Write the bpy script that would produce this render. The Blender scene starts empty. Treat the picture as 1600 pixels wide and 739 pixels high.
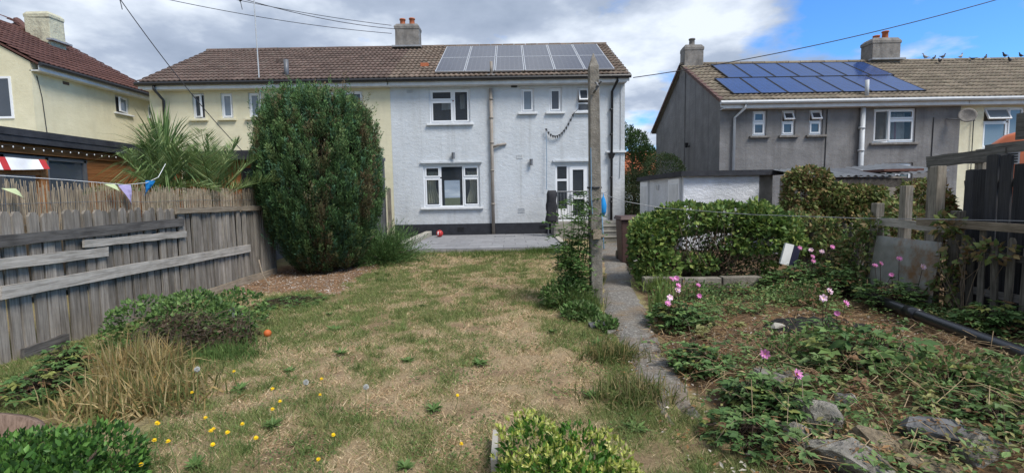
import bpy, math, random
import numpy as np
from mathutils import Matrix, Vector, Euler

random.seed(7)
rng = np.random.default_rng(11)
R = math.radians
scene = bpy.context.scene
COL = scene.collection

# ------------------------------------------------------------------ camera, sky, sun, exposure
cam_d = bpy.data.cameras.new('camera')
cam = bpy.data.objects.new('camera', cam_d)
COL.objects.link(cam)
cam_d.sensor_fit = 'HORIZONTAL'
cam_d.sensor_width = 36.0
cam_d.lens = 36.0 * 760 / 1600
cam_d.clip_start = 0.05
cam_d.clip_end = 2000
pitch = math.atan(63 / 760)
M = Matrix.Rotation(math.pi / 2 - pitch, 3, 'X') @ Matrix.Rotation(-0.0165, 3, 'Z')
cam.rotation_euler = M.to_euler()
cam.location = (0, 0, 1.45)
scene.camera = cam

SUN_AZ, SUN_EL = R(134), R(52)          # azimuth clockwise from +Y
world = bpy.data.worlds.new('World')
scene.world = world
world.use_nodes = True
wn, wl = world.node_tree.nodes, world.node_tree.links
wn.clear()
w_out = wn.new('ShaderNodeOutputWorld')
w_bg = wn.new('ShaderNodeBackground')
w_bg.inputs['Strength'].default_value = 0.1
sky = wn.new('ShaderNodeTexSky')
sky.sky_type = 'NISHITA'
sky.sun_disc = False
sky.sun_elevation = SUN_EL
sky.sun_rotation = SUN_AZ
sky.air_density = 1.0
sky.dust_density = 0.2
sky.ozone_density = 3.0
w_tc = wn.new('ShaderNodeTexCoord')


def wnode(t, **kw):
    n = wn.new(t)
    for k, v in kw.items():
        setattr(n, k, v)
    return n


def wmath(op, a, b=None):
    n = wnode('ShaderNodeMath', operation=op)
    for i, v in enumerate((a, b)):
        if v is None:
            continue
        if isinstance(v, (int, float)):
            n.inputs[i].default_value = v
        else:
            wl.new(v, n.inputs[i])
    return n.outputs[0]


# flat cloud sheet: direction projected on a plane overhead
sep = wnode('ShaderNodeSeparateXYZ')
wl.new(w_tc.outputs['Generated'], sep.inputs[0])
den = wmath('ADD', wmath('MAXIMUM', sep.outputs['Z'], 0.0), 0.22)
cu = wmath('DIVIDE', sep.outputs['X'], den)
cv = wmath('DIVIDE', sep.outputs['Y'], den)
comb = wnode('ShaderNodeCombineXYZ')
wl.new(cu, comb.inputs[0])
wl.new(cv, comb.inputs[1])
cl1 = wnode('ShaderNodeTexNoise')
cl1.inputs['Scale'].default_value = 2.3
cl1.inputs['Detail'].default_value = 7
cl1.inputs['Roughness'].default_value = 0.55
wl.new(comb.outputs[0], cl1.inputs['Vector'])
# the cloud bank thins out towards the right (east)
thin = wmath('MINIMUM', wmath('MULTIPLY', wmath('SUBTRACT', 1.02, cu), 0.55), 0.3)
cover = wmath('ADD', wmath('ADD', wmath('MULTIPLY', wmath('SUBTRACT', cl1.outputs['Fac'], 0.5), 1.7), 0.5), thin)
ramp = wnode('ShaderNodeValToRGB')
ramp.color_ramp.elements[0].position = 0.36
ramp.color_ramp.elements[1].position = 0.62
wl.new(cover, ramp.inputs[0])
mp = wnode('ShaderNodeMapping')
mp.inputs['Location'].default_value = (3.1, 1.7, 0)
wl.new(comb.outputs[0], mp.inputs[0])
cl2 = wnode('ShaderNodeTexNoise')
cl2.inputs['Scale'].default_value = 1.5
cl2.inputs['Detail'].default_value = 8
cl2.inputs['Roughness'].default_value = 0.55
wl.new(mp.outputs[0], cl2.inputs['Vector'])
cr = wnode('ShaderNodeValToRGB')
e = cr.color_ramp.elements
e[0].position, e[0].color = 0.36, (0.27, 0.335, 0.45, 1)
e[1].position, e[1].color = 0.64, (0.76, 0.83, 0.93, 1)
m_ = e.new(0.5)
m_.color = (0.39, 0.46, 0.585, 1)
wl.new(cl2.outputs['Fac'], cr.inputs[0])
csc = wnode('ShaderNodeVectorMath', operation='SCALE')
csc.inputs['Scale'].default_value = 4.2
wl.new(cr.outputs[0], csc.inputs[0])
ssc = wnode('ShaderNodeVectorMath', operation='MULTIPLY')
ssc.inputs[1].default_value = (0.31, 0.56, 0.82)
wl.new(sky.outputs[0], ssc.inputs[0])
wmix = wnode('ShaderNodeMix', data_type='RGBA')
wl.new(ramp.outputs[0], wmix.inputs['Factor'])
wl.new(ssc.outputs[0], wmix.inputs['A'])
wl.new(csc.outputs[0], wmix.inputs['B'])
wl.new(wmix.outputs['Result'], w_bg.inputs['Color'])
wl.new(w_bg.outputs[0], w_out.inputs[0])

sun_d = bpy.data.lights.new('sun', 'SUN')
sun_d.energy = 1.5
sun_d.angle = R(22)
sun_d.color = (1.0, 0.96, 0.9)
sun = bpy.data.objects.new('sun', sun_d)
COL.objects.link(sun)
sd = Vector((math.sin(SUN_AZ) * math.cos(SUN_EL), math.cos(SUN_AZ) * math.cos(SUN_EL), math.sin(SUN_EL)))
sun.rotation_euler = sd.to_track_quat('Z', 'Y').to_euler()
sun.location = (3, -10, 20)

scene.view_settings.view_transform = 'Standard'
scene.view_settings.look = 'None'
scene.view_settings.gamma = 1.0
scene.view_settings.exposure = 1.5
scene.view_settings.use_curve_mapping = False
scene.cycles.use_denoising = True
scene.cycles.max_bounces = 6
scene.cycles.transparent_max_bounces = 12

# ------------------------------------------------------------------ materials


def srgb(r, g, b):
    f = lambda c: (c / 255 / 12.92) if c / 255 <= 0.04045 else ((c / 255 + 0.055) / 1.055) ** 2.4
    return (f(r), f(g), f(b))


class NT:
    def __init__(s, name):
        s.m = bpy.data.materials.new(name)
        s.m.use_nodes = True
        s.n, s.l = s.m.node_tree.nodes, s.m.node_tree.links
        s.bsdf = s.n['Principled BSDF']

    def new(s, t, ins=None, **kw):
        n = s.n.new(t)
        for k, v in kw.items():
            setattr(n, k, v)
        for k, v in (ins or {}).items():
            if hasattr(v, 'is_linked'):
                s.l.new(v, n.inputs[k])
            else:
                n.inputs[k].default_value = v
        return n

    def ramp(s, fac, stops):
        n = s.new('ShaderNodeValToRGB', {0: fac})
        el = n.color_ramp.elements
        while len(el) < len(stops):
            el.new(0.5)
        for q, (p, c) in zip(el, stops):
            q.position = p
            q.color = (*c, 1) if len(c) == 3 else c
        return n.outputs[0]

    def noise(s, vec, scale, detail=4, rough=0.55):
        return s.new('ShaderNodeTexNoise', {'Vector': vec, 'Scale': scale, 'Detail': detail, 'Roughness': rough}).outputs['Fac']

    def mix(s, fac, a, b, blend='MIX'):
        n = s.new('ShaderNodeMix', data_type='RGBA', blend_type=blend)
        for k, v in (('Factor', fac), ('A', a), ('B', b)):
            if hasattr(v, 'is_linked'):
                s.l.new(v, n.inputs[k])
            else:
                n.inputs[k].default_value = (*v, 1) if isinstance(v, tuple) and len(v) == 3 else v
        return n.outputs['Result']

    def bump(s, h, strength, dist=0.01):
        n = s.new('ShaderNodeBump', {'Strength': strength, 'Distance': dist, 'Height': h})
        s.l.new(n.outputs[0], s.bsdf.inputs['Normal'])
        return n

    def coord(s, scale=(1, 1, 1), rnd=True):
        v = s.new('ShaderNodeTexCoord').outputs['Object']
        if rnd:
            oi = s.new('ShaderNodeObjectInfo')
            k = s.new('ShaderNodeVectorMath', {0: oi.outputs['Random'], 1: (37.0, 53.0, 71.0)}, operation='MULTIPLY')
            v = s.new('ShaderNodeVectorMath', {0: v, 1: k.outputs[0]}, operation='ADD').outputs[0]
        return s.new('ShaderNodeMapping', {'Vector': v, 'Scale': scale}).outputs[0]


def surf(name, c1, c2, scale=6, rough=0.85, bump=0.3, bscale=60, dist=0.01, stretch=(1, 1, 1), rndval=0.0,
         stain=None, stain_scale=1.2, spec=0.3, metallic=0.0):
    t = NT(name)
    v = t.coord(stretch)
    f = t.noise(v, scale, 6, 0.6)
    c = t.ramp(f, [(0.3, c1), (0.7, c2)])
    if stain:
        g = t.noise(t.coord((1, 1, 0.35)), stain_scale, 6, 0.65)
        g = t.ramp(g, [(0.5, (0, 0, 0)), (0.68, (1, 1, 1))])
        c = t.mix(t.new('ShaderNodeMath', {0: g, 1: 0.6}, operation='MULTIPLY').outputs[0], c, stain)
    if rndval:
        oi = t.new('ShaderNodeObjectInfo')
        k = t.new('ShaderNodeMapRange', {'Value': oi.outputs['Random'], 'To Min': 1 - rndval, 'To Max': 1 + rndval}).outputs[0]
        hs = t.new('ShaderNodeHueSaturation', {'Color': c, 'Value': k})
        c = hs.outputs[0]
    t.l.new(c, t.bsdf.inputs['Base Color'])
    t.bsdf.inputs['Roughness'].default_value = rough
    t.bsdf.inputs['Specular IOR Level'].default_value = spec
    t.bsdf.inputs['Metallic'].default_value = metallic
    if bump:
        t.bump(t.noise(v, bscale, 5, 0.6), bump, dist)
    return t.m


def roughcast(name, c1, c2, stain, bs=0.8, streaks=None):
    t = NT(name)
    v = t.coord((1, 1, 1), False)
    c = t.ramp(t.noise(v, 2.2, 6, 0.6), [(0.3, c1), (0.7, c2)])
    g = t.ramp(t.noise(t.coord((1.6, 1.6, 0.28), False), 1.1, 7, 0.65), [(0.48, (0, 0, 0)), (0.72, (1, 1, 1))])
    c = t.mix(t.new('ShaderNodeMath', {0: g, 1: 0.55}, operation='MULTIPLY').outputs[0], c, stain)
    if streaks:
        g2 = t.ramp(t.noise(t.coord((5, 5, 0.15), False), 1.0, 5, 0.6), [(0.55, (0, 0, 0)), (0.72, (1, 1, 1))])
        c = t.mix(t.new('ShaderNodeMath', {0: g2, 1: 0.5}, operation='MULTIPLY').outputs[0], c, streaks)
    zz = t.new('ShaderNodeSeparateXYZ', {0: t.new('ShaderNodeTexCoord').outputs['Object']}).outputs['Z']
    zf = t.new('ShaderNodeMapRange', {'Value': zz, 'From Min': 0.5, 'From Max': 1.5, 'To Min': 1.0, 'To Max': 0.0}).outputs[0]
    sp = t.new('ShaderNodeMath', {0: zf, 1: t.ramp(t.noise(v, 3.5, 6, 0.7), [(0.35, (0, 0, 0)), (0.75, (1, 1, 1))])}, operation='MULTIPLY').outputs[0]
    c = t.mix(t.new('ShaderNodeMath', {0: sp, 1: 0.55}, operation='MULTIPLY').outputs[0], c, tuple(q * .6 for q in stain))
    t.l.new(c, t.bsdf.inputs['Base Color'])
    t.bsdf.inputs['Roughness'].default_value = 0.92
    t.bsdf.inputs['Specular IOR Level'].default_value = 0.15
    h1 = t.noise(t.coord((0.8, 0.8, 1.3), False), 8, 8, 0.66)
    h2 = t.noise(v, 45, 4, 0.6)
    hh = t.new('ShaderNodeMath', {0: h2, 1: 0.4}, operation='MULTIPLY').outputs[0]
    t.bump(t.new('ShaderNodeMath', {0: h1, 1: hh}, operation='ADD').outputs[0], bs, 0.035)
    return t.m


def wood(name, c1, c2, long='z', rndval=0.2, dark=None):
    st = {'z': (14, 14, 1.0), 'y': (14, 1.0, 14), 'x': (1.0, 14, 14)}[long]
    t = NT(name)
    v = t.coord(st)
    f0 = t.noise(v, 3.0, 8, 0.7)
    st2 = tuple(3.2 * q if q > 1 else 1.6 for q in st)
    f1 = t.noise(t.coord(st2), 2.0, 5, 0.7)
    f = t.new('ShaderNodeMix', {'Factor': 0.45, 'A': f0, 'B': f1}, data_type='FLOAT').outputs[0]
    c = t.ramp(f, [(0.36, tuple(q * .62 for q in c1)), (0.5, tuple((p + q) / 2 for p, q in zip(c1, c2))), (0.64, tuple(q * 1.12 for q in c2))])
    g = t.ramp(t.noise(t.coord((1, 1, 1)), 4.0, 4, 0.6), [(0.45, (0, 0, 0)), (0.7, (1, 1, 1))])
    c = t.mix(t.new('ShaderNodeMath', {0: g, 1: 0.45}, operation='MULTIPLY').outputs[0], c, dark or tuple(x * 0.45 for x in c1))
    oi = t.new('ShaderNodeObjectInfo')
    k = t.new('ShaderNodeMapRange', {'Value': oi.outputs['Random'], 'To Min': 1 - rndval, 'To Max': 1 + rndval}).outputs[0]
    c = t.new('ShaderNodeHueSaturation', {'Color': c, 'Value': k}).outputs[0]
    t.l.new(c, t.bsdf.inputs['Base Color'])
    t.bsdf.inputs['Roughness'].default_value = 0.85
    t.bsdf.inputs['Specular IOR Level'].default_value = 0.2
    t.bump(f, 0.6, 0.006)
    return t.m


def leafmat(name, transl=0.25, rough=0.55, spec=0.25):
    t = NT(name)
    a = t.new('ShaderNodeAttribute', attribute_name='Col')
    t.l.new(a.outputs['Color'], t.bsdf.inputs['Base Color'])
    t.bsdf.inputs['Roughness'].default_value = rough
    t.bsdf.inputs['Specular IOR Level'].default_value = spec
    tr = t.new('ShaderNodeBsdfTranslucent', {'Color': a.outputs['Color']})
    mx = t.new('ShaderNodeMixShader', {0: transl, 1: t.bsdf.outputs[0], 2: tr.outputs[0]})
    t.l.new(mx.outputs[0], t.n['Material Output'].inputs[0])
    return t.m


def glass(name, base, transp=0.0):
    t = NT(name)
    t.bsdf.inputs['Base Color'].default_value = (*base, 1)
    t.bsdf.inputs['Roughness'].default_value = 0.04
    t.bsdf.inputs['Specular IOR Level'].default_value = 0.6
    t.bump(t.noise(t.coord(), 2.0, 2), 0.04, 0.02)
    if transp:
        tr = t.new('ShaderNodeBsdfTransparent', {'Color': (0.85, 0.9, 0.9, 1)})
        mx = t.new('ShaderNodeMixShader', {0: transp, 1: t.bsdf.outputs[0], 2: tr.outputs[0]})
        t.l.new(mx.outputs[0], t.n['Material Output'].inputs[0])
    return t.m


def plain(name, c, rough=0.5, spec=0.4, metallic=0.0, var=0.12, bump=0.1):
    return surf(name, tuple(x * (1 - var) for x in c), tuple(min(1, x * (1 + var)) for x in c), 5, rough, bump, 30, 0.004, spec=spec, metallic=metallic)


MT = {}
MT['render_grey'] = roughcast('pale_grey_render', (0.5, 0.525, 0.55), (0.575, 0.6, 0.625), (0.43, 0.445, 0.455), 0.6, (0.39, 0.4, 0.4))
MT['render_cream'] = roughcast('cream_render', (0.59, 0.545, 0.385), (0.68, 0.63, 0.455), (0.49, 0.45, 0.33), 0.3)
MT['render_dark'] = roughcast('weathered_grey_render', (0.16, 0.157, 0.157), (0.235, 0.23, 0.23), (0.105, 0.102, 0.102), 0.5, (0.11, 0.107, 0.108))
MT['render_cream2'] = roughcast('pale_cream_render', (0.62, 0.58, 0.42), (0.72, 0.68, 0.52), (0.5, 0.46, 0.34), 0.3)
MT['render_white'] = roughcast('white_render', (0.6, 0.62, 0.66), (0.72, 0.74, 0.78), (0.48, 0.5, 0.52), 0.9)
MT['plinth'] = surf('black_plinth_paint', (0.016, 0.017, 0.022), (0.03, 0.032, 0.04), 5, 0.6, 0.4, 30, 0.01)
MT['tile_brown'] = surf('brown_roof_tile', (0.095, 0.066, 0.056), (0.155, 0.108, 0.092), 14, 0.85, 0.3, 80, 0.003, rndval=0.22, stain=(0.13, 0.12, 0.1), stain_scale=5)
MT['tile_tan'] = surf('tan_roof_tile', (0.12, 0.088, 0.07), (0.2, 0.15, 0.118), 14, 0.85, 0.3, 80, 0.003, rndval=0.22, stain=(0.15, 0.15, 0.12), stain_scale=5)
MT['tile_red'] = surf('red_brown_roof_tile', (0.085, 0.04, 0.033), (0.13, 0.062, 0.05), 14, 0.85, 0.3, 80, 0.003, rndval=0.18)
MT['tile_grey'] = surf('lichen_grey_roof_tile', (0.15, 0.12, 0.09), (0.24, 0.2, 0.155), 14, 0.9, 0.3, 80, 0.003, rndval=0.24, stain=(0.2, 0.19, 0.13), stain_scale=4)
MT['verge'] = surf('verge_tile', (0.09, 0.05, 0.045), (0.14, 0.085, 0.075), 9, 0.85, 0.2, 50)
MT['upvc'] = plain('white_upvc', (0.74, 0.75, 0.77), 0.35, 0.5, 0, 0.04, 0.03)
MT['fascia'] = surf('white_painted_timber', (0.55, 0.56, 0.57), (0.72, 0.73, 0.74), 4, 0.5, 0.1, 20)
MT['gutter'] = plain('black_plastic_gutter', (0.018, 0.018, 0.02), 0.4, 0.5)
MT['gutter_grey'] = plain('pale_grey_plastic', (0.45, 0.47, 0.49), 0.5, 0.4)
MT['pipe_tan'] = surf('taupe_soil_pipe', (0.22, 0.19, 0.16), (0.3, 0.265, 0.23), 5, 0.6, 0.1, 30)
MT['pane'] = glass('window_glass', (0.055, 0.066, 0.082))  # slate base colour carries painted sky reflection
MT['pane_light'] = glass('frosted_window_glass', (0.16, 0.2, 0.24))
MT['pane_clear'] = glass('clear_window_glass', (0.075, 0.088, 0.105), 0.62)  # greyed base colour adds painted reflection to the clear panes
MT['room'] = plain('dim_room', (0.16, 0.15, 0.14), 0.9, 0.1)
MT['curtain'] = plain('cream_curtain', (0.62, 0.58, 0.45), 0.95, 0.1)
MT['curtain_white'] = plain('white_blind', (0.7, 0.7, 0.72), 0.95, 0.1)
MT['curtain_red'] = plain('red_curtain', (0.45, 0.05, 0.06), 0.95, 0.1)
MT['curtain_pink'] = plain('pink_curtain', (0.55, 0.25, 0.3), 0.95, 0.1)
MT['chimney_grey'] = surf('chimney_render', (0.15, 0.14, 0.13), (0.27, 0.25, 0.23), 5, 0.9, 0.6, 25, 0.02, stain=(0.08, 0.075, 0.07), stain_scale=3)
MT['chimney_cream'] = surf('flaking_cream_render', (0.42, 0.4, 0.3), (0.58, 0.55, 0.4), 5, 0.9, 0.8, 14, 0.03, stain=(0.17, 0.14, 0.11), stain_scale=2.4)
MT['terracotta'] = surf('terracotta', (0.34, 0.1, 0.045), (0.46, 0.15, 0.07), 8, 0.8, 0.2, 40)
MT['lead'] = surf('lead_flashing', (0.2, 0.21, 0.23), (0.36, 0.37, 0.39), 5, 0.5, 0.3, 20)
MT['slab'] = surf('grey_paving', (0.2, 0.2, 0.21), (0.27, 0.27, 0.28), 7, 0.85, 0.25, 60, 0.004, rndval=0.1)
MT['concrete'] = surf('old_concrete', (0.19, 0.18, 0.16), (0.33, 0.31, 0.28), 5, 0.92, 0.6, 45, 0.012, stain=(0.12, 0.115, 0.09), stain_scale=3)
MT['post_concrete'] = surf('weathered_post_concrete', (0.14, 0.125, 0.105), (0.28, 0.255, 0.22), 9, 0.92, 0.9, 50, 0.015, stain=(0.07, 0.065, 0.05), stain_scale=4)
MT['concrete_pale'] = surf('pale_concrete', (0.3, 0.28, 0.24), (0.42, 0.4, 0.35), 6, 0.92, 0.5, 45, 0.01)
t = NT('gritty_path_concrete')
v = t.coord((1, 1, 1), False)
vo = t.new('ShaderNodeTexVoronoi', {'Vector': v, 'Scale': 48.0, 'Randomness': 1.0})
peb = t.new('ShaderNodeSeparateColor', {0: vo.outputs['Color']}).outputs[0]
c = t.ramp(peb, [(0.0, (0.11, 0.1, 0.088)), (0.6, (0.165, 0.153, 0.136)), (0.9, (0.205, 0.192, 0.172)), (1.0, (0.28, 0.265, 0.24))])
c = t.mix(t.ramp(t.noise(v, 2.2, 6, 0.6), [(0.45, (0, 0, 0)), (0.66, (.85, .85, .85))]), c, (0.17, 0.128, 0.085))
t.l.new(c, t.bsdf.inputs['Base Color'])
t.bsdf.inputs['Roughness'].default_value = 0.95
t.bump(vo.outputs['Distance'], 0.7, 0.01)
MT['path'] = t.m
MT['stone'] = surf('garden_stone', (0.09, 0.08, 0.068), (0.36, 0.335, 0.29), 11, 0.92, 1.0, 26, 0.05, stain=(0.1, 0.1, 0.06), stain_scale=3)
MT['stone_warm'] = surf('warm_garden_stone', (0.1, 0.078, 0.05), (0.34, 0.27, 0.18), 11, 0.92, 1.0, 26, 0.05, stain=(0.1, 0.09, 0.05), stain_scale=3)
MT['slate'] = surf('dark_slate_stone', (0.05, 0.05, 0.052), (0.14, 0.14, 0.145), 7, 0.6, 0.8, 16, 0.02)
MT['board_grey'] = wood('weathered_fence_board', (0.15, 0.128, 0.103), (0.3, 0.268, 0.228), 'z', 0.3)
MT['plank_pale'] = wood('pale_weathered_plank', (0.26, 0.235, 0.2), (0.42, 0.385, 0.34), 'y', 0.2)
MT['plank_dark'] = wood('dark_weathered_plank', (0.055, 0.05, 0.046), (0.14, 0.13, 0.12), 'y', 0.15)
MT['gap_shade_board'] = wood('gap_shade_wood', (0.03, 0.026, 0.022), (0.07, 0.062, 0.054), 'z', 0.2)  # near-black tone paints the shadow gaps between the fence boards
MT['plank_mid'] = wood('grey_weathered_plank', (0.1, 0.094, 0.085), (0.2, 0.19, 0.172), 'y', 0.15)
MT['plank_tan'] = wood('tan_plank', (0.19, 0.15, 0.105), (0.32, 0.265, 0.2), 'y', 0.15)
MT['post_wood'] = wood('weathered_post', (0.15, 0.13, 0.1), (0.29, 0.26, 0.22), 'z')
MT['black_board'] = wood('black_stained_board', (0.018, 0.018, 0.02), (0.05, 0.05, 0.054), 'z', 0.4, (0.06, 0.055, 0.05))
MT['picket'] = wood('dark_weathered_picket', (0.085, 0.075, 0.062), (0.2, 0.18, 0.15), 'z', 0.35)
MT['cedar_x'] = wood('orange_cedar_cladding', (0.22, 0.085, 0.028), (0.36, 0.16, 0.06), 'x', 0.15)
MT['cedar_y'] = wood('orange_cedar_cladding_side', (0.22, 0.085, 0.028), (0.36, 0.16, 0.06), 'y', 0.15)
MT['roof_felt'] = surf('black_roof_felt', (0.02, 0.021, 0.026), (0.045, 0.047, 0.055), 6, 0.8, 0.3, 40)
MT['reed'] = surf('dry_reed', (0.24, 0.185, 0.125), (0.42, 0.35, 0.255), 30, 0.9, 0.0, stretch=(1, 1, 0.1))
MT['metal_grey'] = surf('grey_metal', (0.11, 0.115, 0.125), (0.17, 0.175, 0.19), 5, 0.5, 0.1, 30, metallic=0.3)
MT['metal_dull'] = surf('dull_galvanised_metal', (0.15, 0.155, 0.165), (0.24, 0.25, 0.26), 5, 0.55, 0.1, 30, metallic=0.5)
MT['alu'] = plain('anodised_aluminium', (0.58, 0.59, 0.61), 0.35, 0.5, 0.6, 0.05, 0)
MT['wire'] = plain('dark_wire', (0.03, 0.03, 0.035), 0.6, 0.3)
MT['wire_pale'] = plain('galvanised_wire', (0.2, 0.21, 0.225), 0.4, 0.5, 0.5)
MT['rope_blue'] = plain('blue_rope', (0.17, 0.27, 0.38), 0.8, 0.2)
MT['blue'] = plain('blue_cloth', (0.02, 0.24, 0.58), 0.8, 0.2)
MT['purple'] = plain('lilac_cloth', (0.36, 0.31, 0.5), 0.9, 0.1)
MT['lime'] = plain('pale_green_cloth', (0.42, 0.47, 0.27), 0.9, 0.1)
MT['white'] = plain('white_cloth', (0.72, 0.72, 0.72), 0.9, 0.1)
MT['red'] = plain('red_gloss', (0.42, 0.03, 0.03), 0.4, 0.4)
MT['orange_ball'] = plain('orange_rubber', (0.5, 0.12, 0.03), 0.6, 0.3)
MT['black'] = plain('black_plastic', (0.012, 0.012, 0.014), 0.45, 0.4)
MT['cover'] = surf('black_woven_cover', (0.016, 0.016, 0.02), (0.032, 0.032, 0.038), 8, 0.75, 0.4, 12, 0.03)
MT['navy'] = plain('navy_plastic', (0.02, 0.022, 0.05), 0.5, 0.4)
MT['bin'] = surf('brown_plastic_bin', (0.055, 0.03, 0.028), (0.085, 0.05, 0.045), 5, 0.55, 0.2, 30)
MT['orange_van'] = plain('orange_vehicle_paint', (0.55, 0.15, 0.06), 0.35, 0.5, 0, 0.06, 0)
MT['drain'] = plain('black_drain_pipe', (0.014, 0.015, 0.019), 0.28, 0.6, 0, 0.15, 0.1)
MT['bark'] = surf('brown_bark', (0.07, 0.05, 0.035), (0.16, 0.12, 0.09), 20, 0.95, 1.0, 40, 0.02, stretch=(1, 1, 0.2))
MT['twig'] = surf('dry_twig', (0.12, 0.085, 0.055), (0.26, 0.2, 0.14), 20, 0.95, 0.2, 60)
MT['straw'] = surf('straw', (0.2, 0.13, 0.07), (0.42, 0.32, 0.19), 20, 0.9, 0.0)
MT['stem_green'] = plain('green_stem', (0.1, 0.15, 0.045), 0.7, 0.2)
MT['stem_dark'] = plain('dark_stem', (0.045, 0.03, 0.022), 0.8, 0.2)
MT['petal_pink'] = plain('pink_petal', (0.66, 0.26, 0.5), 0.7, 0.2, 0, 0.3)
MT['petal_pale'] = plain('pale_pink_petal', (0.72, 0.5, 0.6), 0.7, 0.2, 0, 0.2)
MT['petal_yellow'] = plain('yellow_petal', (0.78, 0.5, 0.01), 0.7, 0.2)
MT['puff'] = plain('white_seed_head', (0.5, 0.5, 0.47), 0.95, 0.1)
MT['pigeon'] = surf('pigeon_feathers', (0.03, 0.032, 0.04), (0.09, 0.095, 0.115), 12, 0.8, 0.0)
MT['pigeon_pale'] = surf('pale_pigeon_feathers', (0.16, 0.16, 0.18), (0.42, 0.42, 0.44), 9, 0.8, 0.0)
MT['charcoal'] = surf('burnt_charcoal', (0.006, 0.006, 0.006), (0.03, 0.029, 0.028), 30, 0.95, 1.0, 50, 0.03)
MT['planter'] = wood('brown_wooden_tub', (0.13, 0.085, 0.062), (0.25, 0.18, 0.14), 'z', 0.1)
MT['leaf'] = leafmat('leaf', 0.25)
MT['leaf_gloss'] = leafmat('glossy_leaf', 0.22, 0.5, 0.3)
MT['grass'] = leafmat('grass_blade', 0.3, 0.7, 0.15)
MT['conifer'] = leafmat('conifer_leaf', 0.12, 0.6, 0.2)

# solar cells: fine grid lines on dark blue silicon under glass
def solar(name, c, line):
    t = NT(name)
    v = t.new('ShaderNodeTexCoord').outputs['Object']
    br = t.new('ShaderNodeTexBrick', {'Vector': v, 'Scale': 1.0, 'Mortar Size': 0.004, 'Brick Width': 0.158, 'Row Height': 0.158,
                                     'Color1': (*c, 1), 'Color2': (*[x * 0.85 for x in c], 1), 'Mortar': (*line, 1)}, offset=0.0)
    t.l.new(br.outputs['Color'], t.bsdf.inputs['Base Color'])
    t.bsdf.inputs['Roughness'].default_value = 0.12
    t.bsdf.inputs['Specular IOR Level'].default_value = 0.7
    return t.m


MT['solar'] = solar('solar_cells', (0.045, 0.042, 0.054), (0.13, 0.13, 0.145))
MT['solar_blue'] = solar('blue_solar_cells', (0.018, 0.05, 0.17), (0.045, 0.09, 0.24))

# ------------------------------------------------------------------ mesh helpers
ORG = {}


def tag(o, label=None, cat=None, group=None, kind=None):
    if label:
        o['label'] = label
    if cat:
        o['category'] = cat
    if group:
        o['group'] = group
    if kind:
        o['kind'] = kind
    return o


def thing(name, label, cat, loc=(0, 0, 0), group=None, local=False, rotz=0.0):
    o = bpy.data.objects.new(name, None)
    o.empty_display_size = 0.2
    COL.objects.link(o)
    o.location = loc
    o.rotation_euler = (0, 0, rotz)
    ORG[o.name] = Vector((0, 0, 0)) if local else Vector(loc)
    return tag(o, label, cat, group)


def link(name, me, parent=None, loc=None, rot=None):
    o = bpy.data.objects.new(name, me)
    COL.objects.link(o)
    if parent is not None:
        o.parent = parent
        ORG[o.name] = ORG[parent.name]
    if loc is not None:
        o.location = Vector(loc) - (ORG[parent.name] if parent is not None else Vector((0, 0, 0)))
        ORG[o.name] = Vector(loc)
    elif parent is None:
        ORG[o.name] = Vector((0, 0, 0))
    if rot is not None:
        o.rotation_euler = rot
    return o


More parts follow.
